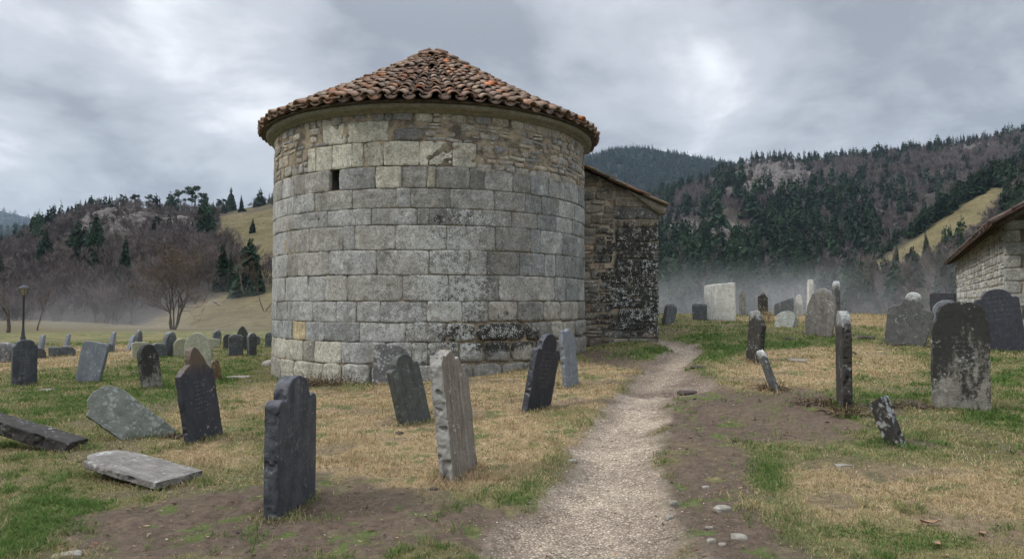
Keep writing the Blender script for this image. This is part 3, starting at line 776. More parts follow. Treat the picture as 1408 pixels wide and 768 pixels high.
# ------------------------------------------------------------------ grass, leaves, pebbles (uncountable)
FEET = []
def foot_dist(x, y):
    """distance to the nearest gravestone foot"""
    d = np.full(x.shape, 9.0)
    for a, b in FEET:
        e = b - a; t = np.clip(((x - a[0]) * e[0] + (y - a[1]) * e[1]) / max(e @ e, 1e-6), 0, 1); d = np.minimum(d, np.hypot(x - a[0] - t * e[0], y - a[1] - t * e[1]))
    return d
def blades():
    N = 950000
    u = rng.uniform(-.98, .98, N); r = np.exp(rng.uniform(math.log(3.0), math.log(34), N))
    th = np.arctan(u); x, y = r * np.sin(th), r * np.cos(th)
    sd, path, pale, soil, straw, lush = masks(x, y)
    n1, n2 = fbm(x * 1.1, y * 1.1, 0, 71, 4), fbm(x * 4.5, y * 4.5, 0, 73, 4)
    n3 = fbm(x * 9, y * 9, 0, 75, 3)
    tuft = sstep(n3 + (vnoise(x * 2.3, y * 2.3, 0, 76) - .5) * .5, .62, .75)
    dens = np.clip(.80 - soil * .98 - path * 1.1 - straw * .15 + lush * .5 + tuft * .35 * (1 - path), .0, 1) * (.5 + .8 * sstep(n2, .3, .55))
    dens = np.where((path > .5), dens * .15, dens)
    fd = foot_dist(x, y); ft = 1 - sstep(fd, .02, .26); tuft = np.maximum(tuft, ft * .9); bare_ = sstep(fbm(x * 1.6, y * 1.6, 0, 88, 4), .56, .66)
    dens = np.clip(dens * (1 - .75 * bare_ * (1 - lush)) + ft * .45 * (1 - path), 0, 1)
    tz = np.hypot(x - TC[0], y - TC[1]) < TR - .1
    nave_in = (x > LX) & (x < NX - .05) & (y > NY + .05) & (y < NY + 8)
    keep = (rng.random(N) < dens) & ~tz & ~nave_in
    x, y, r = x[keep], y[keep], r[keep]; straw, lush, soil, n1, n2, tuft = (a[keep] for a in (straw, lush, soil, n1, n2, tuft)); n = len(x)
    z = height(x, y) + (fbm(x * 7, y * 7, 0, 61, 3) - .5) * .03 * sstep(r, 40, 12) - .004
    L = (.016 + .028 * rng.random(n) ** 2) * (1 + 1.1 * tuft + .7 * lush * rng.random(n)) * (r / 5) ** .25
    W = .0022 * (r / 4.2) ** .9 * (.7 + .6 * rng.random(n))
    a = rng.uniform(0, 2 * PI, n); ln = rng.uniform(.2, 1.5, n); b = a + rng.normal(0, 1.2, n)
    ca, sa = np.cos(a), np.sin(a); dx, dy = np.cos(b), np.sin(b)
    g = np.clip(.42 + (n1 - .5) * 1.6 + (n2 - .5) * 1.5 + lush * .5 - straw * .55 + tuft * .45 * (1 - straw * .6) + rng.normal(0, .17, n), 0, 1)[:, None]
    green = np.array([.09, .145, .04]) * rng.uniform(.7, 1.35, (n, 1)); dry = np.array([.42, .315, .185]) * rng.uniform(.65, 1.25, (n, 1))
    c = dry * (1 - g) + green * g
    P = np.stack([x, y, z], 1); w = np.stack([ca * W, sa * W, np.zeros(n)], 1)
    mid = P + np.stack([dx * ln * L * .35, dy * ln * L * .35, L * .62], 1)
    tip = P + np.stack([dx * ln * L * 1.05, dy * ln * L * 1.05, L * (1.05 - .35 * ln)], 1)
    V = np.stack([P - w, P + w, mid + w * .75, mid - w * .75, tip], 1).reshape(-1, 3)
    i = np.arange(n)[:, None] * 5
    m = NT('grass_blades'); cc = m.attr('col')
    b_ = m.node('ShaderNodeBsdfDiffuse'); m.put(b_.inputs[0], cc)
    t_ = m.node('ShaderNodeBsdfTranslucent'); m.put(t_.inputs[0], cc)
    mx = m.node('ShaderNodeMixShader'); mx.inputs[0].default_value = .3
    m.t.links.new(b_.outputs[0], mx.inputs[1]); m.t.links.new(t_.outputs[0], mx.inputs[2]); m.t.links.new(mx.outputs[0], m.out.inputs[0])
    o = mk('grass', V, [i + np.array([[3, 2, 4]]), i + np.array([[0, 1, 2, 3]])], m.m, None, {'col': np.repeat(c, 5, 0)})
    tag(o, 'short patchy winter grass, green and straw coloured, over the churchyard', 'grass', kind='stuff')

ICO_V, ICO_F = None, None
def ico():
    bm = bmesh.new(); bmesh.ops.create_icosphere(bm, subdivisions=1, radius=1)
    V = np.array([v.co for v in bm.verts]); F = np.array([[v.index for v in f.verts] for f in bm.faces]); bm.free(); return V, F
ICO_V, ICO_F = ico()
def scatter(V0, F0, P, S, ang, tilt=None):
    """copies of a small mesh: P positions, S (n,3) sizes, ang heading"""
    n = len(P); V = V0[None] * S[:, None, :]
    if tilt is not None:
        c, s = np.cos(tilt)[:, None], np.sin(tilt)[:, None]
        V = np.stack([V[..., 0], V[..., 1] * c - V[..., 2] * s, V[..., 1] * s + V[..., 2] * c], -1)
    c, s = np.cos(ang)[:, None], np.sin(ang)[:, None]
    V = np.stack([V[..., 0] * c - V[..., 1] * s, V[..., 0] * s + V[..., 1] * c, V[..., 2]], -1) + P[:, None, :]
    F = F0[None] + (np.arange(n) * len(V0))[:, None, None]
    return V.reshape(-1, 3), F.reshape(-1, F0.shape[1])
def polar(N, r0, r1, u=.8):
    a = np.arctan(rng.uniform(-u, u, N)); r = np.exp(rng.uniform(math.log(r0), math.log(r1), N))
    return r * np.sin(a), r * np.cos(a), r
def attr_mat(name, rough=.9, spec=.2):
    n = NT(name); co = n.objco(False)
    return n.bsdf(n.scale(n.attr('col'), n.mr(n.noise(60, 3, .6, co), .3, .7, .7, 1.25, False)), rough, None, spec)
def litter():
    x, y, r = polar(150000, 3.9, 24, .55); sd, path, pale, soil, _, _ = masks(x, y)
    k = rng.random(len(x)) < np.clip(path * .4 + pale * .45 + soil * .02, 0, 1)
    x, y, r, pale, path = x[k], y[k], r[k], pale[k], path[k]; n = len(x)
    s = (.0025 + .006 * rng.random(n) ** 3) * (r / 5) ** .45
    P = np.stack([x, y, height(x, y) + s * .2], 1)
    V, F = scatter(ICO_V * (1 + .25 * rng.normal(0, 1, ICO_V.shape)), ICO_F, P, np.stack([s * rng.uniform(.8, 1.6, n), s, s * .6], 1), rng.uniform(0, 6, n))
    base = np.where((rng.random(n) < .4 + .4 * pale)[:, None], np.array([.44, .37, .29]), np.array([.26, .205, .16])) * rng.uniform(.55, 1.3, (n, 1))
    o = mk('gravel', V, F, attr_mat('gravel_stone'), None, {'col': np.repeat(base, len(ICO_V), 0)}, True)
    tag(o, 'pale loose gravel scattered along the winding footpath', 'gravel', kind='stuff')
    # fallen leaves and bits of bark
    x, y, r = polar(9000, 4, 30); sd, path, pale, soil, straw, lush = masks(x, y)
    k = rng.random(len(x)) < np.clip(.36 + soil * .64 - path * .12, 0, 1); x, y, r = x[k], y[k], r[k]; n = len(x)
    q = np.array([[-1, 0, .1], [-.4, .42, .0], [.4, .38, .12], [1, 0, .25], [.4, -.38, .08], [-.4, -.42, .06]]); f = np.array([[0, 1, 5], [3, 4, 2], ]); f4 = np.array([[1, 2, 4, 5]])
    s = (.010 + .016 * rng.random(n) ** 2) * (r / 5) ** .3
    S = np.stack([s, s * rng.uniform(.35, .9, n), s], 1); P = np.stack([x, y, height(x, y) + .012], 1); a = rng.uniform(0, 6, n); tl_ = rng.normal(0, .5, n)
    V, F = scatter(q, f, P, S, a, tl_); _, F4 = scatter(q, f4, P, S, a, tl_)
    pal = np.array([[.09, .055, .035], [.16, .10, .06], [.05, .035, .025], [.24, .16, .10], [.11, .05, .03]])
    o = mk('fallen_leaves', V, [F, F4], attr_mat('dead_leaf'), None, {'col': np.repeat(pal[rng.integers(0, 5, n)] * rng.uniform(.7, 1.3, (n, 1)), 6, 0)})
    tag(o, 'small brown dead leaves and bark scraps lying in the turf', 'leaves', kind='stuff')

# ------------------------------------------------------------------ loose stones, each one a thing
PALES = grave_mat('pale_field_stone', (.26, .235, .195), (.17, .155, .13), lichen=.1, lcol=(.4, .4, .36), bump=.7)
DARKS = grave_mat('dark_clod', (.07, .055, .045), (.035, .028, .022), bump=.9)
def rock_mesh(name, size, seed, mat, sub=3, rough=.5):
    bm = bmesh.new(); bmesh.ops.create_icosphere(bm, subdivisions=sub, radius=.5)
    V = np.array([v.co[:] for v in bm.verts]); F = np.array([[v.index for v in f.verts] for f in bm.faces]); bm.free()
    d = 1 + rough * 2 * (fbm(V[:, 0] * 3 + seed, V[:, 1] * 3, V[:, 2] * 3, 81, 4) - .5)
    V = np.clip(V * d[:, None], -.42, .42) * np.asarray(size)
    return mk(name, V, F, mat, smooth=True)
LS = [((993, 700), .20, .10, 'long pale stone lying in the dark soil beside the path'), ((1017, 739), .17, .09, 'pale oval stone nearest the bottom in the dark soil'),
      ((926, 694), .11, .13, 'round white stone at the right kerb of the gravel path'), ((921, 713), .10, .09, 'white stone just below the round white one on the path kerb'),
      ((978, 744), .09, .08, 'small grey pebble left of the pale oval stone'), ((993, 749), .07, .06, 'tiny tan pebble touching the soil left of the oval stone'),
      ((975, 725), .08, .04, 'flat tan chip in the soil above the small grey pebble'), ((970, 670), .09, .05, 'small tan stone highest up in the strip of soil'),
      ((787, 634), .13, .08, 'pale kerb stone poking out of the grassy path edge'),
      ((92, 764), .24, .08, 'whitish flat stone cut by the bottom edge of the photo'), ((110, 635), .10, .05, 'dark flat stone beside the fallen pale slab'),
      ((597, 672), .12, .05, 'flat beige stone at the foot of the weathered brown slab'), ((1160, 640), .22, .06, 'tan flat stone in the soil below the broken dark stump'),
      ((1095, 496), .34, .07, 'long white stone lying on the straw coloured grass'), ((1085, 467), .30, .10, 'small brown stone in green grass left of the pointed grey headstone'),
      ((1170, 487), .22, .11, 'dark lump of stone right of the thin upright slab'), ((1190, 466), .4, .14, 'dark flat stone resting on the straw coloured rise'),
      ((1232, 475), .34, .10, 'brown rock lying at the foot of the tilted knobbed headstone'), ((66, 537), .28, .06, 'white chip of stone below the leaning blue grey slab'),
      ((187, 513), .32, .06, 'flat brown stone left of the narrow dark lichened headstone'), ((372, 503), .45, .26, 'pale stone at the left foot of the round chapel'),
      ((945, 541), .3, .08, 'dark muddy stone in the middle of the path bend'), ((330, 519), .5, .06, 'low patch of grey rubble in the grass left of the chapel'),
      ((960, 505), .3, .06, 'dark flat stone at the right verge of the path bend'), ((549, 596), .1, .05, 'small dark stone under the leaning green slab')]
for i, (p, wd, hg, lab) in enumerate(LS):
    P = at(*p); o = rock_mesh('loose_stone', (wd * .8, wd * rng.uniform(.4, .65), max(hg, .03) * .65) if p[1] > 620 else (wd * 1.1, wd * .8, hg * 1.2), i * 3.7, DARKS if ('dark' in lab and 'soil' not in lab) or 'brown' in lab else PALES)
    o.location = (P[0], P[1], P[2] + hg * (.0 if p[1] > 620 else .1)); o.rotation_euler.z = rng.uniform(-.5, .5)
    tag(o, lab, 'stone', 'loose stones lying on the ground')
# curled dead leaves big enough to single out
LEAF = plain_mat('curled_leaf', (.30, .20, .13), (.20, .12, .075), 30)
for p, s, a, lab in (((1277, 722), .075, .2, 'large curled brown leaf near the bottom right, biggest of the three leaves'), ((1288, 752), .06, .9, 'curled tan leaf standing on edge close to the bottom right corner'), ((1350, 737), .055, .6, 'pale tan leaf lying right of the large curled one')):
    m = MB(); N_ = 10
    V = [[(i / N_ - .5) * 2 * s, (k - 2) / 2 * s * .38 * math.sin(PI * (i + .3) / (N_ + .6)), .012 + .04 * s * ((k - 2) ** 2) + .18 * s * (i / N_ - .5) ** 2 * 4] for i in range(N_ + 1) for k in range(5)]
    V2 = [[x, y, z + .0015] for x, y, z in V]
    ix = lambda i, k, o: o + i * 5 + k
    F = [[ix(i, k, o), ix(i + 1, k, o), ix(i + 1, k + 1, o), ix(i, k + 1, o)][::(1 if o else -1)] for o in (0, 55) for i in range(N_) for k in range(4)]
    m.add(V + V2, np.array(F)); P = at(*p); o = m.build('dead_leaf', LEAF, smooth=True); o.location = (P[0], P[1], P[2] + .005); o.rotation_euler = (0, .1, a)
    tag(o, lab, 'leaf', 'big dead leaves')
# heaps of dead weed roots
WEED = plain_mat('dead_weed', (.10, .06, .035), (.045, .03, .02), 30); WEEDP = plain_mat('dried_stalk', (.30, .23, .12), (.18, .13, .07), 30)
def weeds(p, rad, hgt, n, lab, seed, flower=False):
    P = at(*p); o = empty('dry_weed', P, lab, 'dead plant', 'clumps of dry weeds'); r = np.random.default_rng(seed)
    for nm, mt, cnt in (('stalks', WEEDP if flower else WEED, n), ('pale_stalks', WEEDP, n // 3)):
        m = MB()
        for _ in range(cnt):
            a = r.uniform(0, 2 * PI); q = r.random() ** .6 * rad; p0 = np.array([q * math.cos(a), q * math.sin(a) * .6, -.02])
            b = a + r.normal(0, 1); L = hgt * r.uniform(.4, 1.2); l = r.uniform(.2, 1.6) if not flower else r.uniform(0, .35)
            p1 = p0 + np.array([math.cos(b) * l * L * .6, math.sin(b) * l * L * .6, L * (.8 if l < .8 else .45)]); p2 = p1 + np.array([math.cos(b) * l * L * .6, math.sin(b) * l * L * .6, L * (.3 - .4 * min(l, 1.2))])
            w = .004 * (1 + hgt); m.tube(p0, p1, w, w * .8, 4, cap=False); m.tube(p1, p2, w * .8, w * .3, 4, cap=False)
            if flower and r.random() < .5: m.add(ICO_V * .022 + p2, ICO_F)
        m.build(nm, mt, o)['kind'] = 'stuff'
    m = MB()
    for _ in range(max(3, n // 14)):
        a = r.uniform(0, 2 * PI); q = r.random() ** .5 * rad; s = r.uniform(.02, .05)
        m.add(ICO_V * np.array([s, s, s * .6]) * (1 + .2 * r.normal(0, 1, (12, 3))) + np.array([q * math.cos(a), q * math.sin(a) * .6, .01]), ICO_F)
    m.build('soil_clods', DARKS, o, True)['kind'] = 'stuff'
weeds((1130, 556), .30, .12, 130, 'dark tangle of uprooted weeds left of the thin edge-on headstone', 1)
weeds((1163, 570), .2, .15, 90, 'brown weeds bunched against the foot of the thin edge-on headstone', 2)
weeds((1252, 560), .26, .10, 90, 'low dark weeds behind the broken leaning stump', 3)
weeds((1064, 536), .18, .16, 70, 'dry weeds at the foot of the small white-tipped leaning stone', 4)
weeds((1053, 444), .26, .42, 36, 'dried pale stalks standing behind the dark leaning stone on the rise', 5, True)
weeds((455, 528), .7, .28, 240, 'brown weeds growing along the foot of the round chapel', 6)
weeds((243, 601), .18, .08, 50, 'small brown weeds right of the grey green tilted slab', 7)
# ------------------------------------------------------------------ gravestones
def arc(cx, cz, rx, rz, a0, a1, n=14): return [(cx + rx * math.cos(math.radians(a0 + (a1 - a0) * i / n)), cz + rz * math.sin(math.radians(a0 + (a1 - a0) * i / n))) for i in range(n + 1)]
def P_shoulder(ws=.2, hs=.80, asp=1.0):
    hw = .5 - ws
    return [(-.5, 0), (.5, 0), (.5, hs - .05)] + arc(.5 - ws / 2, hs - .05, ws / 2, .05, 0, 100, 5) + [(hw, hs - .02)] + arc(0, hs, hw, 1 - hs, 0, 180) + [(-hw, hs - .02)] + arc(-.5 + ws / 2, hs - .05, ws / 2, .05, 80, 180, 5)
def P_round(h=.28): return [(-.48, 0), (.48, 0), (.5, 1 - h)] + arc(0, 1 - h, .5, h, 0, 180)[1:]
def P_gothic(h=.35): return [(-.48, 0), (.48, 0), (.5, 1 - h), (.42, 1 - h * .62), (.27, 1 - h * .25), (.1, 1 - h * .05), (0, 1), (-.1, 1 - h * .05), (-.27, 1 - h * .25), (-.42, 1 - h * .62), (-.5, 1 - h)]
P_slab = [(-.46, 0), (.46, 0), (.5, .90), (.47, .96), (.38, .99), (-.2, 1), (-.42, .985), (-.5, .93)]
P_block = [(-.5, 0), (.5, 0), (.5, .98), (.44, 1), (.1, .965), (-.2, .95), (-.46, .92), (-.5, .88)]
P_clip = [(-.5, 0), (.5, 0), (.5, .78), (.36, .93), (.05, 1), (-.2, .97), (-.34, .90), (-.36, .86), (-.5, .84)]
P_natural = [(-.38, 0), (.36, 0), (.47, .3), (.5, .62), (.42, .82), (.28, .93), (.08, 1), (-.12, .97), (-.32, .86), (-.46, .62), (-.5, .25), (-.46, .08)]
P_broken = [(-.5, 0), (.5, 0), (.48, .45), (.5, .74), (.40, .76), (.33, .84), (.22, .86), (.17, .93), (.04, .91), (-.06, 1), (-.30, .965), (-.42, .985), (-.5, .9), (-.46, .5)]
P_jag = [(-.5, 0), (.5, 0), (.46, .6), (.4, .86), (.25, .9), (.05, 1), (-.2, .94), (-.42, .97), (-.5, .8)]
P_knob = [(-.42, 0), (.42, 0), (.5, .62), (.46, .70), (.24, .72), (.22, .80), (.15, .83)] + arc(0, .91, .16, .09, -10, 190, 12) + [(-.15, .83), (-.22, .80), (-.24, .72), (-.40, .70), (-.5, .62)]
P_spire = [(-.5, 0), (.5, 0), (.5, .70), (.38, .75), (.30, .80), (.24, .88), (.12, .97), (.02, 1), (-.08, .97), (-.15, .88), (-.16, .82), (-.34, .78), (-.5, .73)]
P_tall = [(-.5, 0), (.5, 0), (.42, .6), (.3, .92), (.12, 1), (-.1, .99), (-.3, .9), (-.46, .5)]
P_crown = [(-.5, 0), (.5, 0), (.5, .86), (.38, .90), (.34, .96), (.18, 1), (-.18, 1), (-.34, .96), (-.38, .90), (-.5, .86)]
P_wide = [(-.5, 0), (.5, 0), (.5, .55), (.35, .85), (.1, 1), (-.25, .93), (-.5, .72)]
P_wave = [(-.5, 0), (.5, 0), (.5, .95), (.4, 1), (.2, .88), (.0, .72), (-.2, .66), (-.42, .64), (-.5, .56)]
P_scroll = [(-.5, 0), (.5, 0), (.5, .66)] + arc(.40, .66, .10, .10, 0, 110, 6) + arc(0, .80, .40, .20, 5, 175, 16) + arc(-.40, .66, .10, .10, 70, 180, 6)

P_head = [(-.5, 0), (.5, 0), (.5, .76), (.48, .82), (.43, .85), (.42, .9), (.36, .955), (.24, .99), (.05, 1), (-.18, .99), (-.34, .955), (-.40, .89), (-.41, .83), (-.46, .80), (-.5, .74)]
SL_DARK = grave_mat('dark_slate', (.026, .029, .036), (.058, .060, .064), streak=.55, lichen=.12, lcol=(.13, .13, .125), bump=.6, spec=.4, rough=.62)
SL_BLACK = grave_mat('black_slate', (.015, .016, .022), (.032, .033, .04), streak=.45, lichen=.1, lcol=(.10, .10, .10), bump=.5, spec=.45, rough=.5)
SL_SPIRE = grave_mat('brown_topped_slate', (.020, .021, .027), (.032, .033, .04), streak=.3, top=.9, tcol=(.085, .056, .036), lichen=.06, lcol=(.3, .28, .24), bump=.4, spec=.4, rough=.6)
G_STUMP = grave_mat('crusted_stump', (.04, .037, .033), (.022, .02, .018), lichen=.38, lcol=(.30, .31, .30), bump=.9)
SL_GREEN = grave_mat('green_slate', (.062, .066, .055), (.036, .038, .034), streak=.55, lichen=.12, lcol=(.15, .16, .13), bump=.6, spec=.35, rough=.65)
SL_BLUE = grave_mat('blue_grey_slate', (.17, .18, .19), (.12, .13, .14), streak=.35, lichen=.08, lcol=(.34, .36, .34), bump=.4)
G_GREY = grave_mat('grey_slate', (.10, .105, .105), (.065, .07, .07), streak=.3, lichen=.12, lcol=(.3, .31, .28), top=.25, bump=.5)
G_ROUGH = grave_mat('weathered_grey_stone', (.18, .165, .145), (.11, .10, .09), streak=.5, lichen=.15, lcol=(.36, .35, .32), top=.15, bump=.7)
G_LICHEN = grave_mat('lichened_dark_stone', (.23, .215, .18), (.14, .13, .11), dark=.72, lichen=.16, lcol=(.30, .31, .27), streak=.35, bump=.8)
G_BLACKL = grave_mat('black_crusted_stone', (.045, .04, .033), (.022, .02, .018), lichen=.18, lcol=(.22, .22, .20), moss=.1, bump=.8, top=.5)
G_MOSS = grave_mat('mossy_green_stone', (.20, .205, .18), (.12, .13, .105), lichen=.3, lcol=(.32, .34, .30), moss=.3, mcol=(.11, .125, .075), bump=.8)
G_PALE = grave_mat('pale_marble', (.50, .49, .45), (.36, .35, .31), streak=.35, dark=.0, lichen=.1, lcol=(.26, .24, .2), bump=.5)
G_YELLOW = grave_mat('pale_yellow_stone', (.32, .31, .22), (.22, .22, .15), streak=.2, lichen=.15, lcol=(.42, .42, .34), moss=.1, bump=.5)
G_BROWN = grave_mat('brown_stone', (.14, .095, .05), (.08, .055, .03), streak=.4, lichen=.1, bump=.6)
G_RIVEN = grave_mat('riven_brown_stone', (.20, .172, .14), (.13, .108, .086), grain=.62, side=.6, lichen=.03, lcol=(.5, .5, .47), bump=1.0)
G_WHITETOP = grave_mat('white_topped_stone', (.10, .10, .095), (.06, .062, .058), lichen=.12, lcol=(.3, .31, .29), top=.95, bump=.7)
G_SPECK = grave_mat('speckled_grey_stone', (.13, .125, .12), (.085, .08, .075), lichen=.28, lcol=(.36, .36, .34), bump=.8)
LETTER = plain_mat('worn_lettering', (.20, .20, .195), (.10, .10, .10), 25)
GG = 'gravestones of the old churchyard'

def gravestone(label, p, top, w, prof, mat, yaw=0, roll=0, pitch=0, th=.1, wear=.5, lines=None, sink=.18, hm=None, seed=0, group=GG, cat='gravestone', name='gravestone'):
    """p: photo pixel of the centre of the foot, top: pixel row of the top, w: metres (or pixels when > 3)"""
    B = at(*p); Y = B[1]; yaw -= math.degrees(math.atan2(B[0], B[1]))
    H = hm if hm else (zat(top, Y) - B[2]) / max(.4, math.cos(math.radians(roll)) * math.cos(math.radians(pitch)))
    W = w if w <= 3 else w * Y / FPX
    pts = [(x * W, z * H if z > 0 else -sink) for x, z in prof]
    bm = bmesh.new()
    f = [bm.verts.new((x, -th / 2, z)) for x, z in pts]; b = [bm.verts.new((x, th / 2, z)) for x, z in pts]
    bm.faces.new(f); bm.faces.new(b[::-1]); n_ = len(pts)
    for i in range(n_): bm.faces.new((f[i], b[i], b[(i + 1) % n_], f[(i + 1) % n_]))
    bmesh.ops.triangulate(bm, faces=bm.faces[:]); bmesh.ops.recalc_face_normals(bm, faces=bm.faces[:])
    me = bpy.data.meshes.new(name); bm.to_mesh(me); bm.free()
    o = bpy.data.objects.new(name, me); COL.objects.link(o)
    md = o.modifiers.new('r', 'REMESH'); md.mode = 'VOXEL'; md.voxel_size = max(.007 if Y < 10 else .012, H / (150 if Y < 10 else 70)); md.use_smooth_shade = True
    m2 = o.modifiers.new('s', 'SMOOTH'); m2.factor = .5; m2.iterations = 1
    dg = bpy.context.evaluated_depsgraph_get(); ev = o.evaluated_get(dg)
    me2 = bpy.data.meshes.new_from_object(ev); o.modifiers.clear(); o.data = me2; bpy.data.meshes.remove(me); me2.name = name
    k = len(me2.vertices); V = np.empty(k * 3); me2.vertices.foreach_get('co', V); V = V.reshape(-1, 3)
    Nn = np.empty(k * 3); me2.vertices.foreach_get('normal', Nn); Nn = Nn.reshape(-1, 3); s_ = seed or (p[0] * 1.7 + p[1])
    amp = wear * (.012 + .01 * min(H, 1.3))
    d = (fbm(V[:, 0] * 6 + s_, V[:, 1] * 6, V[:, 2] * 6, 91, 3) - .5) * 1.6 * amp + (fbm(V[:, 0] * 24 + s_, V[:, 1] * 24, V[:, 2] * 24, 92, 2) - .5) * .7 * amp
    side = 1 - abs(Nn[:, 1]); d = d * (.35 + .9 * side) - side * amp * 1.2 * sstep(fbm(V[:, 0] * 13 + s_, V[:, 1] * 13, V[:, 2] * 13, 93, 2), .58, .75)
    V = V + Nn * d[:, None]; me2.vertices.foreach_set('co', V.ravel()); me2.update()
    me2.materials.clear(); me2.materials.append(mat)
    for q in me2.polygons: q.use_smooth = True
    o.location = B
    o.rotation_euler = (Matrix.Rotation(math.radians(yaw), 3, 'Z') @ Matrix.Rotation(math.radians(pitch), 3, 'X') @ Matrix.Rotation(math.radians(roll), 3, 'Y')).to_euler()
    u_ = np.array(o.rotation_euler.to_matrix() @ Vector((1, 0, 0)))[:2]; FEET.append((B[:2] - u_ * W * .45, B[:2] + u_ * W * .45))
    tag(o, label, cat, group)
    if lines:                                                 # worn, unreadable rows of cut letters, lying on the face
        bv = BVHTree.FromPolygons([Vector(v) for v in V], [tuple(q.vertices) for q in me2.polygons])
        r = np.random.default_rng(int(s_)); m = MB()
        for (z, half, hh) in lines:
            x = -half * W
            while x < half * W:
                lw = hh * H * r.uniform(.35, .75)
                if r.random() < .78:
                    for _ in range(r.integers(2, 4)):
                        a, c = r.uniform(0, lw, 2); z0, z1 = r.uniform(0, hh * H, 2); t = hh * H * .09
                        q = np.array([[x + a - t, z * H + z0], [x + a + t, z * H + z0], [x + c + t, z * H + z1], [x + c - t, z * H + z1]])
                        P3 = []
                        for u_, v_ in q:
                            hit = bv.ray_cast(Vector((u_, -1, v_)), Vector((0, 1, 0)))
                            if hit[0] is None: break
                            P3.append([u_, hit[0].y - .0018, v_])
                        if len(P3) == 4: m.add(P3, np.array([[0, 1, 2, 3]]))
                x += lw + hh * H * .2
        if m.n: m.build('lettering', LETTER, o)
    return o
G = gravestone
ROWS = lambda a, b, n, half=.3, h=.022: [(b - (b - a) * i / max(1, n - 1), half * (1 - .35 * (i % 3) / 2), h) for i in range(n)]
# --- left half, near
G('tall dark slate headstone turned sideways nearest the bottom left soil', (400, 699), 515, .62, P_shoulder(.2, .84), SL_DARK, 63, 0, 0, .12, .5, ROWS(.45, .78, 7))
G('black slate headstone with a broken brown spire, leaning left beside the grey green tilted slab', (281, 603), 476, .50, P_spire, SL_SPIRE, 46, -8, -4, .09, .5, ROWS(.3, .62, 8, .22))
G('grey green lichened slab tilted far over to the left behind the fallen pale slab', (207, 600), 520, .44, P_clip, G_MOSS, 8, -47, -14, .10, .8, hm=.82)
G('weathered brown and white slab with a jagged top, standing alone on dry grass', (632, 651), 480, .55, P_broken, G_RIVEN, 66, -3, -5, .125, .9)
G('dark green slate leaning left with a shouldered top, before the chapel wall', (571, 582), 487, .5, P_shoulder(.18, .84), SL_GREEN, 46, -10, -8, .10, .4)
G('dark slate leaning right with a shouldered round top, on the bright green grass tuft', (737, 563), 458, .5, P_shoulder(.18, .80), SL_BLACK, 50, 7, 7, .10, .5, ROWS(.3, .75, 9))
G('narrow grey slate with a pointed top right of the dark shouldered slate', (785, 531), 451, .38, P_jag, SL_BLUE, 58, -3, -3, .09, .8)
G('squat speckled stone leaning on the chapel wall, left one of two', (530, 528), 474, .52, P_slab, G_SPECK, 2, 4, -9, .10, .8)
G('tall speckled stone leaning on the chapel wall, right one of two', (592, 522), 448, .52, P_round(.2), G_SPECK, -4, -2, -9, .10, .8)
G('upright dark slate with a carved crown top at the far left', (33, 530), 467, 29, P_crown, SL_DARK, 14, 0, 0, .11, .5, ROWS(.3, .78, 9))
G('blue grey slate slab leaning right in the green grass at left', (121, 525), 470, 33, P_slab, SL_BLUE, -22, 9, -4, .12, .4)
G('narrow lichened brown headstone leaning left between the blue slab and the black spire', (209, 533), 473, 26, P_round(.3), G_LICHEN, 32, -7, -3, .13, .8)
# --- left half, far
G('large pale yellowish round headstone behind the black spire', (278, 522), 457, 35, P_round(.4), G_YELLOW, -18, -8, 0, .14, .4)
G('small brown stone behind the right foot of the pale round headstone', (298, 524), 494, 15, P_tall, G_BROWN, 10, -6, 0, .10, .5)
G('dark square-topped headstone left of the chapel, wider of the front pair', (324, 489), 459, 19, P_round(.16), G_GREY, 6, 0, 0, .10, .5)
G('slim round-topped headstone right of the dark square one, pale on its left side', (346, 489), 457, 12, P_round(.2), G_GREY, 30, 0, 0, .14, .4)
G('dark pointed-arch headstone standing behind the slim and the square ones', (333, 481), 448, 17, P_gothic(.5), SL_GREEN, 0, 0, 0, .1, .4)
G('low dark headstone half hidden left of the square-topped one', (313, 480), 459, 12, P_round(.3), SL_GREEN, 0, 0, 0, .1, .4)
G('small round stone half hidden right of the slim headstone', (353, 475), 461, 9, P_round(.4), G_GREY, 0, 0, 0, .1, .4)
G('dark round headstone almost touching the chapel edge', (370, 477), 456, 11, P_round(.4), G_GREY, 0, 0, 0, .1, .4)
G('small leaning triangular headstone in the mist, pale edged', (297, 474), 453, 13, P_wide, G_GREY, 40, 8, 0, .1, .4)
G('low broad pale stone in front of the triangular headstone', (291, 478), 465, 22, P_slab, G_YELLOW, 0, 0, 0, .1, .4)
G('pale round-topped stone left of the large yellowish one', (250, 490), 465, 23, P_round(.4), G_YELLOW, 20, 0, 0, .14, .4)
G('grey round headstone leaning right among the far left cluster', (229, 490), 456, 18, P_round(.4), G_GREY, 45, 13, 0, .16, .4)
G('dark low headstone leaning right below the grey round one', (216, 491), 471, 24, P_wide, G_GREY, 25, 10, 0, .16, .4)
G('low wide flat-topped stone at the left of the far cluster', (193, 493), 470, 22, P_slab, G_YELLOW, 10, 0, 0, .12, .4)
G('thin upright round stone standing behind the slanting pale one', (190, 482), 453, 8, P_round(.4), G_GREY, 40, 2, 0, .14, .4)
G('slanting pale slab leaning right in front of the thin upright stone', (178, 482), 461, 9, P_tall, SL_BLUE, 60, 26, 0, .14, .4)
G('thin slate leaning right above the blue grey slab', (153, 481), 456, 8, P_tall, SL_BLUE, 60, 14, 0, .12, .4)
G('low rounded stone tucked behind the right of the blue grey slab', (146, 484), 471, 19, P_wide, G_GREY, 10, 0, 0, .12, .4)
G('low wide rounded stone alone in the left meadow', (90, 489), 475, 24, P_wide, G_GREY, 0, 0, 0, .12, .4)
G('small square stone left of the low wide rounded one', (73, 490), 476, 11, P_slab, G_GREY, 0, 0, 0, .12, .4)
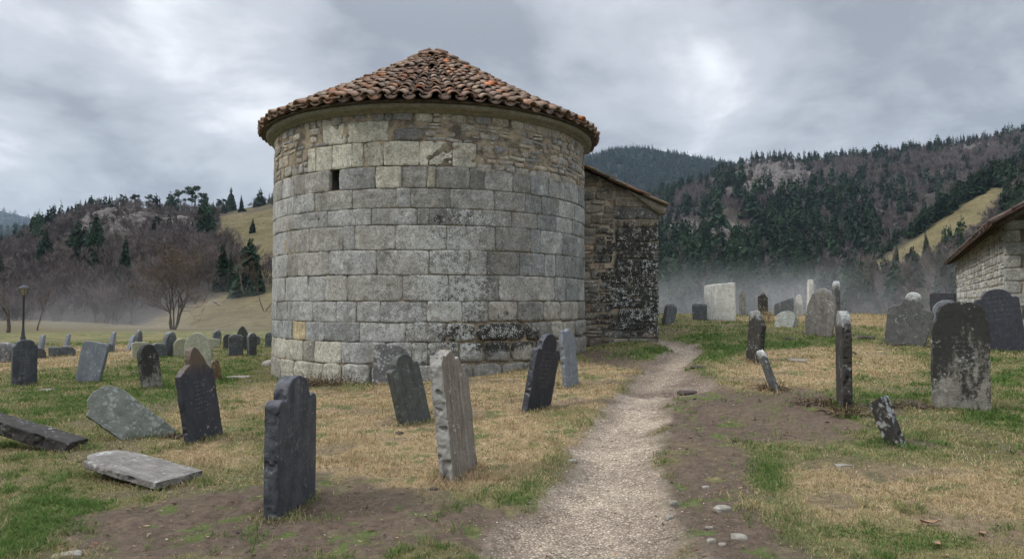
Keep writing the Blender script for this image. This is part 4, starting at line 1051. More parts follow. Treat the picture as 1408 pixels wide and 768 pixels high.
G('pale edged slate leaning right behind the dark crowned slate', (56, 482), 460, 8, P_tall, SL_BLUE, 55, 12, 0, .12, .4)
G('low dark stone just right of the crowned slate', (53, 492), 478, 17, P_wide, SL_GREEN, 0, 0, 0, .12, .4)
G('faint thin slate leaning right in the mist behind the low rounded stone', (91, 478), 459, 6, P_tall, SL_BLUE, 50, 12, 0, .12, .4)
# --- right half
G('broad upright headstone crusted with black lichen in the right foreground', (1321, 562), 414, 67, P_head, G_LICHEN, 10, 0, 1, .16, .7, ROWS(.38, .62, 7, .2, .018))
G('black slate leaning left with a round shouldered top before the barn', (1381, 482), 397, 52, P_shoulder(.16, .86), SL_BLACK, 14, -6, -3, .12, .4, ROWS(.5, .86, 6, .28, .02))
G('grey headstone with a white knob on top, leaning right on the rise', (1243, 474), 402, 56, P_knob, G_WHITETOP, -6, 11, 0, .11, .5)
G('rough natural grey headstone with a pointed top in the middle of the rise', (1127, 462), 396, 39, P_natural, G_ROUGH, -10, 4, 0, .14, .8)
G('thin headstone seen nearly edge-on above the uprooted weeds', (1161, 560), 428, .5, P_round(.22), G_BLACKL, -80, 0, 0, .105, .6)
G('dark narrow stone with a white slanted top beside the path bend', (1037, 497), 427, .52, P_broken, G_BLACKL, -62, 3, -4, .10, .8)
G('small narrow stone with a white tip leaning left on dry grass', (1066, 537), 480, .15, P_jag, G_WHITETOP, -50, -16, 11, .065, .7)
G('broken stump with a white crusted face leaning left by the lichened headstone', (1231, 610), 548, .17, P_block, G_STUMP, -38, -17, 8, .10, .9)
G('tall broad white marble slab on the crest of the rise', (990, 440), 388, 41, P_block, G_PALE, -4, 0, 0, .2, .4)
G('grey low slab half hidden left of the white marble slab', (962, 440), 417, 20, P_slab, G_GREY, 0, 0, 0, .15, .4)
G('narrow rounded stone leaning right beyond the chapel corner', (918, 446), 417, .40, P_round(.3), G_GREY, 45, 17, 0, .14, .5)
G('narrow rounded stone right of the white marble slab', (1021, 434), 399, 9, P_round(.3), G_ROUGH, 0, 0, 0, .14, .4)
G('jagged black stone with pale patches fading in the mist', (1049, 433), 399, 13, P_spire, G_BLACKL, 0, 0, 0, .14, .9)
G('dark wavy-topped stone standing in the mist behind the half-sunk stone', (1078, 434), 408, 25, P_wave, G_GREY, 0, 0, 0, .12, .5)
G('small pale pointed stone right of the wavy-topped one', (1098, 434), 405, 11, P_tall, G_PALE, 0, 2, 0, .12, .4)
G('thin tall pale slab, tallest behind the pointed grey headstone on its left', (1114, 438), 384, .26, P_tall, G_PALE, -70, 3, 0, .16, .4)
G('thin tall white-tipped slab behind the right of the pointed grey headstone', (1149, 441), 386, .3, P_tall, G_WHITETOP, -62, 3, 0, .18, .5)
G('low dark block behind the right foot of the pointed grey headstone', (1154, 443), 427, 15, P_slab, G_GREY, 0, 0, 0, .2, .4)
G('half-sunk slanted stone with a pale lichened face on the rise', (1080, 449), 429, 27, P_wide, G_MOSS, -25, 0, -30, .22, .6)
G('pale grey rounded stone peeping out behind the lichened headstone', (1303, 472), 412, 34, P_round(.25), SL_BLUE, 6, 0, 0, .18, .4)
G('black square-topped stone before the far end of the barn', (1297, 437), 402, 30, P_slab, SL_BLACK, -12, 0, 0, .3, .4)
# --- fallen ones
def fallen(label, p, size, rot, mat, prof, lift=0, seed=1):
    o = G(label, p, p[1] - 20, size[0], prof, mat, hm=size[1], th=size[2], sink=0.0, seed=seed, wear=.9)
    o.rotation_euler = (Matrix.Rotation(math.radians(rot[2]), 3, 'Z') @ Matrix.Rotation(math.radians(rot[1]), 3, 'Y') @ Matrix.Rotation(math.radians(rot[0]), 3, 'X')).to_euler(); o.location.z += lift
    return o
fallen('pale grey slab fallen flat on the grass at lower left', (247, 667), (.5, 1.12, .06), (-84, 0, 66), G_ROUGH, P_clip, .05, 3)
fallen('long dark lichened slab lying half propped at the left edge', (106, 618), (.30, 1.35, .14), (-76, 0, 82), G_BLACKL, P_jag, .03, 4)
b = rock_mesh('rough_stone_block', (.75, .6, .75), 5.5, G_SPECK, 4, .2); P = at(4, 497); b.location = (P[0], P[1], P[2] + .2); tag(b, 'rough grey stone block at the left edge beside the crowned slate', 'stone block')

ground_sheet(); blades(); litter()
# ------------------------------------------------------------------ hills
class Hill:
    def __init__(s, name, cols, pw=1.0, amp=6.0, nscale=.02, seed=1, nu=240, nt=130, crag=None):
        s.name, s.pw, s.amp, s.ns, s.seed, s.nu, s.nt, s.crag = name, pw, amp, nscale, seed, nu, nt, crag
        c = np.array(cols, float); s.c = c; s.px0, s.px1 = c[0, 0], c[-1, 0]
    def at(s, px, t):
        px = np.asarray(px, float); t = np.asarray(t, float); c = s.c
        cy, Yc, Yf, zf = (np.interp(px, c[:, 0], c[:, k]) for k in (1, 2, 3, 4))
        Zc = EYE + Yc * (CY - cy + 31) / FPX * (1.0)
        Y = Yf + (Yc - Yf) * t; X = (px - CX) / FPX * Y
        tt = np.clip(t, 0, 1); Z = zf + (Zc - zf) * tt ** s.pw
        bk = np.clip(t - 1, 0, 9); Z = Z - (Zc - zf) * bk ** 1.5 * 1.1
        w = np.clip(np.sin(PI * np.clip(t, 0, 1)), 0, 1) ** .7
        Z = Z + (fbm(X * s.ns, Y * s.ns, 0, s.seed, 5) - .5) * 2 * s.amp * w
        if s.crag is not None:
            k = s.crag(*project(X, Y, Z)); Z = Z + k * w * ((fbm(X * .06, Y * .06, 3, s.seed + 5, 5, .65) - .5) * s.amp * 2.6)
        return X, Y, Z
    def mesh(s, colfn, mat):
        pu = np.linspace(s.px0, s.px1, s.nu); tv = np.concatenate([np.linspace(0, 1.02, s.nt), np.linspace(1.05, 1.7, 12)])
        A, B = np.meshgrid(pu, tv, indexing='ij'); X, Y, Z = s.at(A.ravel(), B.ravel())
        i = np.arange(A.size).reshape(A.shape)
        F = np.stack([i[:-1, :-1], i[1:, :-1], i[1:, 1:], i[:-1, 1:]], -1).reshape(-1, 4)
        col = colfn(*project(X, Y, Z), X, Y, Z)
        return tag(mk(s.name, np.stack([X, Y, Z], 1), F, mat, None, {'col': col[0], 'rock': col[1]}, True), kind='structure')
def inpoly(pts, px, py):
    P = np.array(pts, float); return sdpoly(P, np.asarray(px, float), np.asarray(py, float))
def ell(px, py, cx, cy, rx, ry): return np.clip(1.6 - np.hypot((px - cx) / rx, (py - cy) / ry) * 1.6, 0, 1)

hm = NT('hillside'); co = hm.objco(False); rk = hm.sep(hm.attr('rock'))
f = hm.noise(.12, 6, .7, co); g = hm.noise(.8, 5, .7, co)
c = hm.scale(hm.attr('col'), hm.math('MULTIPLY', hm.mr(f, .3, .7, .7, 1.3, False), hm.mr(g, .3, .7, .65, 1.35, False)))
rv = hm.math('ADD', hm.math('MULTIPLY_ADD', hm.noise(.09, 5, .75, co), 1.6, -.8), rk[0])
c = hm.mix(hm.mr(rv, .5, .75, 0, .9), c, hm.mix(hm.mr(hm.noise(.5, 5, .75, hm.vmul(co, (1, 1, 2.5))), .35, .65), (.05, .042, .036), (.20, .18, .165)))
HILLM = hm.bsdf(c, .98, hm.bump(hm.math('ADD', f, g), .8, 1.2), .05)

MEADOW_L = [(296, 300), (330, 288), (420, 285), (420, 480), (120, 480), (215, 432), (300, 405), (385, 395), (330, 360), (305, 330)]
MEADOW_R = [(1192, 366), (1240, 338), (1310, 292), (1362, 258), (1385, 262), (1355, 300), (1330, 318), (1300, 338), (1250, 360), (1210, 378)]
def crag_l(px, py): return np.maximum(ell(px, py, 140, 300, 130, 40), ell(px, py, 255, 305, 60, 22)) * np.clip(-inpoly(MEADOW_L, px, py) * -.1, 0, 1)
def crag_r(px, py): return np.maximum.reduce([ell(px, py, 1050, 240, 120, 45), ell(px, py, 940, 318, 50, 26), ell(px, py, 995, 320, 40, 30), ell(px, py, 1330, 200, 60, 14) * .7])
LITTER = np.array([.055, .046, .039])
def col_l(px, py, X, Y, Z):
    n = len(px); c = np.tile(LITTER, (n, 1)); w = fbm(X * .03, Y * .03, 0, 5, 3) - .5
    m = (1 - sstep(inpoly(MEADOW_L, px, py) + w * 40, -8, 8))[:, None]; b = fbm(X * .015, Z * .12, 0, 8, 3)[:, None]
    c = c * (1 - m) + m * (np.array([.155, .115, .066]) * (1 - b) + np.array([.095, .092, .042]) * b)
    return c, np.stack([crag_l(px, py) * .75, px * 0, px * 0], 1)
def col_r(px, py, X, Y, Z): return np.tile(LITTER * 1.05, (len(px), 1)), np.stack([crag_r(px, py) * 1.0, px * 0, px * 0], 1)
def col_m(px, py, X, Y, Z):
    w = fbm(X * .06, Y * .06, 0, 6, 3) - .5; m = (1 - sstep(inpoly(MEADOW_R, px, py) + w * 14, -3, 3))[:, None]
    return np.tile(np.array([.05, .045, .03]), (len(px), 1)) * (1 - m) + m * np.array([.145, .12, .06]), np.zeros((len(px), 3))
def col_d(px, py, X, Y, Z): return np.tile(np.array([.03, .036, .028]), (len(px), 1)), np.zeros((len(px), 3))

HL = Hill('hill_left', [(-260, 360, 360, 120, -3.5), (-60, 345, 350, 120, -3.5), (0, 338, 345, 120, -3.2), (45, 318, 345, 118, -3.0), (70, 302, 350, 115, -2.8), (100, 289, 355, 110, -2.6), (130, 279, 360, 105, -2.4), (170, 282, 365, 95, -2.2),
               (225, 287, 375, 85, -2.0), (290, 291, 390, 78, -1.7), (340, 285, 400, 76, -1.7), (400, 268, 420, 76, -1.8), (560, 250, 450, 80, -3), (760, 300, 450, 90, -6)], 1.0, 7, .02, 3, crag=crag_l)
HR = Hill('hill_right', [(640, 330, 620, 240, -4.5), (800, 300, 620, 235, -4.5), (900, 272, 620, 230, -4.5), (960, 250, 620, 225, -4.5), (1000, 232, 630, 225, -4.5), (1040, 219, 640, 220, -4.5), (1075, 216, 650, 220, -4.5), (1140, 219, 660, 220, -4.5), (1200, 212, 660, 220, -4.5),
                (1280, 203, 660, 220, -4.5), (1340, 194, 650, 220, -4.5), (1408, 186, 640, 220, -4.5), (1520, 172, 640, 220, -4.5), (1750, 180, 640, 220, -4.5)], 1.0, 14, .012, 13, nu=300, crag=crag_r)
HM_ = Hill('hill_meadow', [(1130, 424, 190, 140, -4.5), (1160, 410, 195, 140, -4.5), (1200, 362, 215, 135, -4.5), (1260, 318, 240, 130, -4.5), (1320, 272, 265, 128, -4.5), (1370, 236, 285, 128, -4.5), (1408, 222, 300, 128, -4.5), (1500, 180, 310, 128, -4.5), (1700, 150, 320, 128, -4.5)], 1.0, 3, .03, 23)
HF = Hill('hill_far_forest', [(560, 260, 1500, 900, -10), (740, 236, 1500, 900, -10), (800, 216, 1500, 900, -10), (840, 205, 1500, 900, -10), (870, 202, 1500, 900, -10), (900, 204, 1500, 900, -10), (950, 213, 1500, 900, -10), (1000, 222, 1500, 900, -10), (1060, 232, 1500, 900, -10), (1200, 260, 1500, 900, -10)], 1.0, 20, .006, 33, nu=160)
HB = Hill('hill_distant', [(-500, 270, 3000, 2000, -10), (-200, 278, 3000, 2000, -10), (0, 290, 3000, 2000, -10), (30, 297, 3000, 2000, -10), (60, 306, 3000, 2000, -10), (110, 322, 3000, 2000, -10), (300, 340, 3000, 2000, -10)], 1.0, 30, .003, 43, nu=120, nt=60)
HB2 = Hill('hill_dark_ridge', [(-500, 300, 1300, 800, -10), (-200, 306, 1300, 800, -10), (0, 313, 1300, 800, -10), (40, 308, 1300, 800, -10), (90, 302, 1300, 800, -10), (300, 330, 1300, 800, -10)], 1.0, 12, .006, 53, nu=120, nt=60)
HL.mesh(col_l, HILLM); HR.mesh(col_r, HILLM); HM_.mesh(col_m, HILLM); HF.mesh(col_d, HILLM); HB.mesh(col_d, HILLM); HB2.mesh(col_d, HILLM)

# ------------------------------------------------------------------ trees
def leaf_mat(name, c1, c2, trans=.15, att=False):
    n = NT(name); co = n.objco(False)
    r = n.sep(n.attr('tv'))[0] if att else n.node('ShaderNodeObjectInfo').outputs['Random']
    c = n.mix(n.noise(1.3, 3, .6, co), c1, c2); c = n.scale(c, n.mr(r, 0, 1, .6, 1.35, False))
    b = n.node('ShaderNodeBsdfDiffuse'); n.put(b.inputs[0], c); t = n.node('ShaderNodeBsdfTranslucent'); n.put(t.inputs[0], c)
    m = n.node('ShaderNodeMixShader'); m.inputs[0].default_value = trans
    n.t.links.new(b.outputs[0], m.inputs[1]); n.t.links.new(t.outputs[0], m.inputs[2]); n.t.links.new(m.outputs[0], n.out.inputs[0]); return n.m
NEEDLE, NEEDLE_A = [leaf_mat('conifer_needles', (.020, .040, .026), (.040, .062, .030), .1, a) for a in (False, True)]
PINEN = leaf_mat('pine_needles', (.026, .050, .026), (.050, .072, .034), .1)
TWIG, TWIG_A = [leaf_mat('bare_twigs', (.105, .088, .082), (.145, .120, .108), 0, a) for a in (False, True)]
TWIGN = leaf_mat('bare_twigs_near', (.105, .082, .06), (.15, .115, .085), 0)
BARK = plain_mat('tree_bark', (.055, .042, .034), (.10, .08, .065), 3)
PALEBARK = plain_mat('pale_bark', (.20, .175, .14), (.12, .10, .08), 4)

def conifer(h, r, nw, nb, seed, blunt=.85):
    q = np.random.default_rng(seed); V = []; lean = q.normal(0, .015, 2); side = q.uniform(0, 2 * PI)
    for i in range(nw * nb):
        f = 1 - (1 - q.random()) ** .62; z = h * (.05 + .93 * f)
        R = r * max(.05, 1 - f) ** blunt * (.72 + .55 * vnoise(np.array(f * 9), seed, 0, 3)); a = q.uniform(0, 2 * PI)
        R *= 1 + .25 * math.cos(a - side)
        L = R * q.uniform(.6, 1.15) + .012 * h; w = (L * q.uniform(.30, .5) + .06 * r) * (14 / nb) ** .5 if nb > 14 else L * q.uniform(.30, .5) + .06 * r; dr = L * q.uniform(.05, .6); ro = q.normal(0, .7)
        d = np.array([math.cos(a), math.sin(a), 0]); s = np.array([-math.sin(a) * math.cos(ro), math.cos(a) * math.cos(ro), math.sin(ro)])
        p = np.array([lean[0] * f, lean[1] * f, z]) + d * L * q.uniform(0, .3); m = p + d * L * .5 + [0, 0, -dr * .3]
        V.append([p, m - s * w, p + d * L * .8 + [0, 0, -dr], m + s * w])
    V.append([[-.03 * r, 0, h * .9], [.05 * r, .0, h * .9], [0, .0, h * 1.01], [-.05 * r, 0.02, h * .93]])
    V = np.array(V, float).reshape(-1, 3); return V, np.arange(len(V)).reshape(-1, 4)
def pine(h, seed, n=900):
    q = np.random.default_rng(seed); C = []
    for _ in range(q.integers(9, 14)): z = h * q.uniform(.36, .93); C.append((q.normal(0, .10) * h, q.normal(0, .10) * h, z, h * q.uniform(.09, .16)))
    V = []
    for i in range(n):
        x, y, z, r = C[q.integers(len(C))]; d = q.normal(0, 1, 3); d /= np.linalg.norm(d); p = np.array([x, y, z]) + d * np.array([r, r, r * .6]) * q.random() ** .35
        a = q.normal(0, 1, 3); a /= np.linalg.norm(a); b = np.cross(a, d); b /= np.linalg.norm(b) + 1e-6; s = h * q.uniform(.022, .045)
        V.append([p - a * s, p - b * s * .6, p + a * s, p + b * s * .6])
    V = np.array(V).reshape(-1, 3); return V, np.arange(len(V)).reshape(-1, 4), C
def bare(h, seed, levels=4, nch=(3, 4), stems=1, spread=.55, twigw=.02, upw=.25, r0=.028, ratio=(.55, .8)):
    """branch skeleton: returns limbs [(p0,p1,r0,r1)] and twigs as flat triangles"""
    q = np.random.default_rng(seed); limbs, tw_ = [], []
    def grow(p, d, L, r, lv):
        n = 3 if lv < levels else 1; pts = [p]; dd = d.copy()
        for i in range(n):
            dd = dd + q.normal(0, .13, 3) + [0, 0, upw * .2]; dd /= np.linalg.norm(dd); pts.append(pts[-1] + dd * L / n)
        for i in range(n):
            a, b = pts[i], pts[i + 1]
            if lv < levels - 1: limbs.append((a, b, r * (1 - .45 * i / n), r * (1 - .45 * (i + 1) / n)))
            else:
                s = np.cross(b - a, q.normal(0, 1, 3)); s /= np.linalg.norm(s) + 1e-9; tw_.append([a - s * twigw * .5, a + s * twigw * .5, b])
        if lv >= levels: return
        for c in range(q.integers(nch[0], nch[1] + 1) + (1 if lv >= levels - 2 else 0)):
            i = q.integers(1, n + 1) if lv > 0 else q.integers(max(1, n - 1), n + 1)
            ax = q.normal(0, 1, 3); ax -= dd * (ax @ dd); ax /= np.linalg.norm(ax); an = q.uniform(.5, 1.3) * spread
            nd = dd * math.cos(an) + ax * math.sin(an) + [0, 0, upw]; nd /= np.linalg.norm(nd)
            grow(pts[i], nd, L * q.uniform(*ratio), r * .52, lv + 1)
    for s in range(stems):
        a = q.uniform(0, 2 * PI); t = 0 if stems == 1 else q.uniform(.15, .5)
        d = np.array([math.cos(a) * math.sin(t), math.sin(a) * math.sin(t), math.cos(t)])
        grow(np.array([math.cos(a), math.sin(a), -.05]) * (0 if stems == 1 else h * .02) + [0, 0, -.1], d, h * q.uniform(.28, .36), h * r0 / stems ** .4, 0)
    return limbs, np.array(tw_).reshape(-1, 3)
def limb_mesh(limbs, nside=4, rmin=0):
    m = MB()
    for a, b, r, s in limbs:
        if r > rmin: m.tube(a, b, r, s, nside, cap=False)
    V, F, _ = m.arrays(); return V, F[0]

def tree_thing(name, loc, label, cat, group, parts, rz=0, sc_=1):
    o = empty(name, loc, label, cat, group, rz); o.scale = (sc_,) * 3
    for nm, me, sm in parts:
        c = bpy.data.objects.new(nm, me); COL.objects.link(c); c.parent = o
    return o
def as_mesh(name, V, F, mat):
    o = mk(name, V, F, mat); me = o.data; bpy.data.objects.remove(o); return me
def trunk_mesh(h, r, top=.9):
    m = MB(); m.tube((0, 0, -h * .03), (0, 0, h * .45), r, r * .65, 7); m.tube((0, 0, h * .45), (r * .2, 0, h * top), r * .65, r * .15, 7); V, F, _ = m.arrays(); return V, F
CON = []
for i in range(5):
    V, F = conifer(1, (.19, .24, .16, .28, .21)[i], 30, 26, 100 + i, (.85, .7, .95, .6, .8)[i]); tV, tF = trunk_mesh(1, .014)
    CON.append((as_mesh('crown', V, F, NEEDLE), as_mesh('trunk', tV, tF, BARK)))
CONL = [conifer(1, (.20, .26, .17, .30)[i], 14, 9, 200 + i, (.85, .65, .95, .55)[i]) for i in range(4)]
CONF = [conifer(1, .26, 8, 6, 230 + i, .7) for i in range(3)]
PIN = []
for i in range(5):
    V, F, C = pine(1, 300 + i); m = MB(); m.tube((0, 0, -.03), (.01, 0, .55), .016, .011, 6); m.tube((.01, 0, .55), (0, 0, .9), .011, .004, 6)
    for x, y, z, r in C: m.tube((.01, 0, max(.35, z - .18)), (x, y, z), .007, .003, 4)
    tV, tF, _ = m.arrays(); PIN.append((as_mesh('crown', V, F, PINEN), as_mesh('trunk', tV, tF, BARK)))
BAR, BARL = [], []
for i in range(5):
    L, T = bare(1, 400 + i, 4, (3, 5), 1, .66, .010, .26, .016, (.55, .85)); lV, lF = limb_mesh(L, 4)
    BAR.append((as_mesh('crown', T, np.arange(len(T)).reshape(-1, 3), TWIG), as_mesh('trunk', lV, lF, BARK)))
for i in range(4):
    L, T = bare(1, 450 + i, 3, (4, 6), 1, .75, .019, .28, .018, (.6, .9)); lV, lF = limb_mesh(L[:14], 3)
    V = np.concatenate([T, lV]); F3 = np.arange(len(T)).reshape(-1, 3); BARL.append((V, [F3, lF + len(T)]))

CL_L = [(105, 348, 9, 22), (128, 358, 16, 34), (165, 412, 10, 28), (283, 322, 10, 25), (52, 330, 8, 14), (60, 365, 8, 18)]
def kind_l(px, py, t, q):
    if inpoly(MEADOW_L, [px], [py])[0] < 2: return None
    for cx, cy, rx, ry in CL_L:
        if ((px - cx) / rx) ** 2 + ((py - cy) / ry) ** 2 < 1: return 'c'
    rock = float(crag_l(np.array([px]), np.array([py]))[0])
    if rock > .3 and q.random() < rock * .62: return None
    return 'c' if q.random() < (.25 if t > .9 else .02) else 'b'
def kind_r(px, py, t, q):
    rock = float(crag_r(np.array([px]), np.array([py]))[0])
    if rock > .12 and t < .95 and q.random() < .42 + rock * .5: return None
    p = .85 if py > 345 and px < 1115 else .68 if py > 305 and px < 1130 else .5 if (py > 290 and px < 1210) else .12
    n = float(fbm(px * .022, py * .022, 0, 77, 3)); p = np.clip(p + (n - .5) * 2.2, .02, .98)
    if 1195 < px and py < 300: p = min(p, .16)
    if 1110 < px < 1200 and py > 350: p = .3
    if t > .93: p = .5
    return 'c' if q.random() < p else 'b'
def kind_m(px, py, t, q):
    d = inpoly(MEADOW_R, [px], [py])[0]
    if d < (6 if py > 372 - (px - 1195) * .62 else 1): return None
    above = py < 375 - (px - 1195) * .62
    if above: return 'c' if q.random() < .75 else 'b'
    return 'c' if q.random() < .22 else 'b'
def plant(hill, N, kind, seed, hc, hb, ymin=0, front=0.0):
    q = np.random.default_rng(seed); out = []
    px = q.uniform(hill.px0, hill.px1, N); t = front + (1.005 - front) * np.sqrt(q.random(N)); X, Y, Z = hill.at(px, t); qx, qy = project(X, Y, Z)
    for i in range(N):
        if px[i] < -60 or px[i] > 1470: continue
        k = kind(qx[i], qy[i], t[i], q) if callable(kind) else kind
        if k is None: continue
        h = q.uniform(*(hc if k == 'c' else hb)) * (1 - .35 * (t[i] > .95))
        out.append((k, X[i], Y[i], Z[i], h, h * FPX / Y[i]))
    return out
def foot(hill, N, kind, seed, hc, hb, tmax):
    q = np.random.default_rng(seed); px = q.uniform(-30, 375, N); t = q.uniform(0, tmax, N); X, Y, Z = hill.at(px, t); qx, qy = project(X, Y, Z)
    return [('b', X[i], Y[i], Z[i], h, h * FPX / Y[i]) for i in range(N) for h in [q.uniform(*hb)] if kind(qx[i], qy[i], t[i], q)]
T_ = foot(HL, 420, kind_l, 8, (0, 0), (5, 9), .3) + plant(HL, 4600, kind_l, 1, (6, 11), (5, 9)) + plant(HR, 9600, kind_r, 2, (10, 17), (8, 13)) + plant(HM_, 1700, kind_m, 3, (6, 10), (5, 8))
# the dense wood along the valley foot
for i in range(1900):
    px = rng.uniform(790, 1340); t = rng.uniform(-.04, .22); X, Y, Z_ = [float(v) for v in HR.at(px, max(t, 0))]; Y += min(t, 0) * 400; X = (px - CX) / FPX * Y
    T_.append(('c' if rng.random() < (.72 if px < 1120 else .25) else 'b', X, Y, Z_ - .2, rng.uniform(9, 15), 11 * FPX / Y))
FAR = plant(HF, 5200, 'c', 4, (13, 20), (9, 12)) + plant(HB2, 1500, 'c', 5, (12, 20), (9, 12)) + plant(HB, 1400, 'c', 6, (24, 40), (9, 12))
hidden = lambda X, Y: 470 < CX + FPX * X / Y < 790
T_ = [t for t in T_ if not hidden(t[1], t[2])]
con = sorted([t for t in T_ if t[0] == 'c'], key=lambda t: -t[5]); bar = sorted([t for t in T_ if t[0] == 'b'], key=lambda t: -t[5])
NI = 255
for t in con[:NI]:
    c = CON[rng.integers(5)]
    left = t[1] < 0
    tree_thing('conifer_tree', t[1:4], 'dark conifer scattered on the brown wooded hill left of the chapel' if left else 'dark green conifer in the dense wood on the slopes right of the chapel', 'tree', 'conifers on the left hill' if left else 'conifers on the right slopes', [('crown', c[0], 0), ('trunk', c[1], 0)], rng.uniform(0, 6), t[4])
for t in bar[:240]:
    c = BAR[rng.integers(5)]
    left = t[1] < 0
    tree_thing('bare_tree', t[1:4], 'leafless purplish brown tree on the wooded hill left of the chapel' if left else 'leafless grey brown tree in the wood right of the chapel', 'tree', 'bare trees on the left hill' if left else 'bare trees on the right slopes', [('crown', c[0], 0), ('trunk', c[1], 0)], rng.uniform(0, 6), t[4])
def mass(name, L, lib, mat, label):
    VV, F3, F4, A, n = [], [], [], [], 0
    idx = rng.integers(0, len(lib), len(L)); D = np.array([t[1:5] for t in L]); rot = rng.uniform(0, 6, len(L)); tv = rng.random(len(L))
    for k in range(len(lib)):
        V0 = lib[k][0]; fs = lib[k][1] if isinstance(lib[k][1], list) else [lib[k][1]]
        s = idx == k; m = s.sum()
        if not m: continue
        c, sn = np.cos(rot[s])[:, None], np.sin(rot[s])[:, None]; h = D[s, 3][:, None]
        V = np.stack([V0[None, :, 0] * c - V0[None, :, 1] * sn, V0[None, :, 0] * sn + V0[None, :, 1] * c, np.tile(V0[None, :, 2], (m, 1))], -1) * h[..., None] + D[s, None, :3]
        off = (np.arange(m) * len(V0))[:, None, None] + n
        for f in fs: (F3 if f.shape[1] == 3 else F4).append((f[None] + off).reshape(-1, f.shape[1]))
        VV.append(V.reshape(-1, 3)); A.append(np.repeat(tv[s], len(V0))); n += m * len(V0)
    A = np.concatenate(A); F = [np.concatenate(x) for x in (F3, F4) if x]
    tag(mk(name, np.concatenate(VV), F, mat, None, {'tv': np.stack([A] * 3, 1)}), label, 'woods', kind='stuff')
mass('conifer_woods', con[NI:], CONL, NEEDLE_A, 'far-off conifer woods covering the hillsides')
mass('bare_woods', bar[240:], BARL, TWIG_A, 'far-off leafless purplish woods covering the hillsides')
mass('distant_woods', FAR, CONF, NEEDLE_A, 'dark forest on the most distant ridges')

def stand(kind, px, py, h, label, group=None, hill=None, Y=None, seed=0):
    """one tree that can be told apart: its foot is found on the hill under the photo pixel"""
    if hill:
        t = np.linspace(0, 1, 400); X, Yv, Z = hill.at(np.full(400, px), t); _, qy = project(X, Yv, Z); k = int(np.argmin(abs(qy - py))); P = (X[k], Yv[k], Z[k] - .2)
    else: P = ((px - CX) / FPX * Y, Y, zat(py, Y) if py else 0)
    H = h * P[1] / FPX; lib = CON if kind == 'c' else PIN; c = lib[seed % 5]
    return tree_thing('conifer_tree' if kind == 'c' else 'pine_tree', P, label, 'tree', group, [('crown', c[0], 0), ('trunk', c[1], 0)], seed, H)
gp = 'pines along the crest of the left hill'
PL = [(262, 287, 37, 'tallest of the left crest pines, with an open flat crown'), (278, 290, 31, 'broad round-crowned pine right of the tallest crest pine'), (244, 286, 29, 'pine left of the tallest one on the left crest'), (232, 286, 24, 'ragged pine standing third left of the tallest crest pine'),
      (316, 290, 34, 'tall dark pine at the right end of the left crest, above the meadow'), (330, 292, 26, 'dark bushy pine at the far right end of the left crest'), (213, 286, 17, 'small pine at the middle of the left crest'), (203, 284, 19, 'rounded pine on the left crest above the pale rocks'),
      (183, 281, 22, 'wide dark pine near the top of the rocky left hill'), (165, 281, 16, 'low spreading pine at the summit of the rocky left hill'), (148, 277, 14, 'small upright pine left of the rocky summit'), (124, 282, 15, 'small dark pine on the left shoulder of the rocky hill'), (115, 286, 14, 'slim pine furthest up the left shoulder'), (303, 290, 22, 'thin pine between the round-crowned and the tall dark one')]
for i, (px, py, h, lab) in enumerate(PL): stand('c' if i in (4, 5, 10, 11, 12) else 'p', px, py, h, lab, gp, HL, None, i)
for i in range(9): stand('c', 56 + i * 6 + rng.uniform(-2, 2), 312 - i * 3, rng.uniform(9, 16), 'small dark conifer on the falling left shoulder of the rocky hill', 'shoulder conifers of the left hill', HL, None, i)
for i, (px, py, h, lab) in enumerate([(305, 398, 66, 'broad dark conifer left of the pair on the left meadow'), (318, 400, 58, 'dense conifer crowding the left one of the meadow pair'), (345, 402, 78, 'tall dark conifer on the meadow close to the chapel'), (352, 404, 54, 'shorter conifer right of the tall meadow one'), (128, 392, 50, 'slim conifer rising alone out of the bare brown wood'), (105, 366, 34, 'small dark conifer higher up in the bare brown wood'), (164, 425, 36, 'dark conifer low in the bare wood behind the blue slab'), (283, 340, 34, 'green conifer above the meadow on the left hill'), (347, 320, 22, 'bush-like conifer high on the left meadow')]):
    stand('c', px, py, h, lab, 'conifers on the left meadow', HL, None, i + 1)
# hedgerow conifers standing out on the right meadow
for i, (px, py, h, lab) in enumerate([(1253, 378, 24, 'small conifer below the sloping right meadow, left one'), (1292, 366, 26, 'round conifer below the sloping right meadow, right one'), (1218, 390, 20, 'little conifer at the low tip of the sloping meadow')]): stand('c', px, py, h, lab, 'conifers under the right meadow', HM_, None, i)
def bare_thing(px, py, Y, hpx, label, seed, stems=1, levels=6, mat=TWIGN, bark=PALEBARK, spread=.6, r0=.02, wpx=.5):
    X = (px - CX) / FPX * Y; z = float(height(np.array([X]), np.array([Y]))[0]) if py is None else zat(py, Y); H = hpx * Y / FPX
    L, T = bare(H, seed, levels, (2, 3), stems, spread, wpx * Y / FPX, .22, r0, (.6, .86)); V, F = limb_mesh(L, 5)
    zt = max(T[:, 2].max(), .1); k = H / zt
    return tree_thing('bare_tree', (X, Y, z - .1), label, 'tree', None, [('crown', as_mesh('crown', T * k, np.arange(len(T)).reshape(-1, 3), mat), 0), ('trunk', as_mesh('trunk', V * k, F, bark), 0)])
bare_thing(238, None, 62, 128, 'large many-stemmed leafless tree in the misty meadow left of the chapel', 11, 6, 6, TWIGN, BARK, .82, .020, .5)
bare_thing(12, None, 46, 78, 'small crooked leafless tree left of the street lamp', 12, 1, 5, TWIG, BARK, .8, .03, .6)
bare_thing(52, None, 58, 70, 'slender leafless tree just right of the street lamp', 13, 1, 5, TWIG, BARK, .7, .018, .5)
bare_thing(335, 402, 105, 60, 'pale leafless tree between the two meadow conifers', 14, 2, 6, TWIGN, PALEBARK, .55, .018, .4)
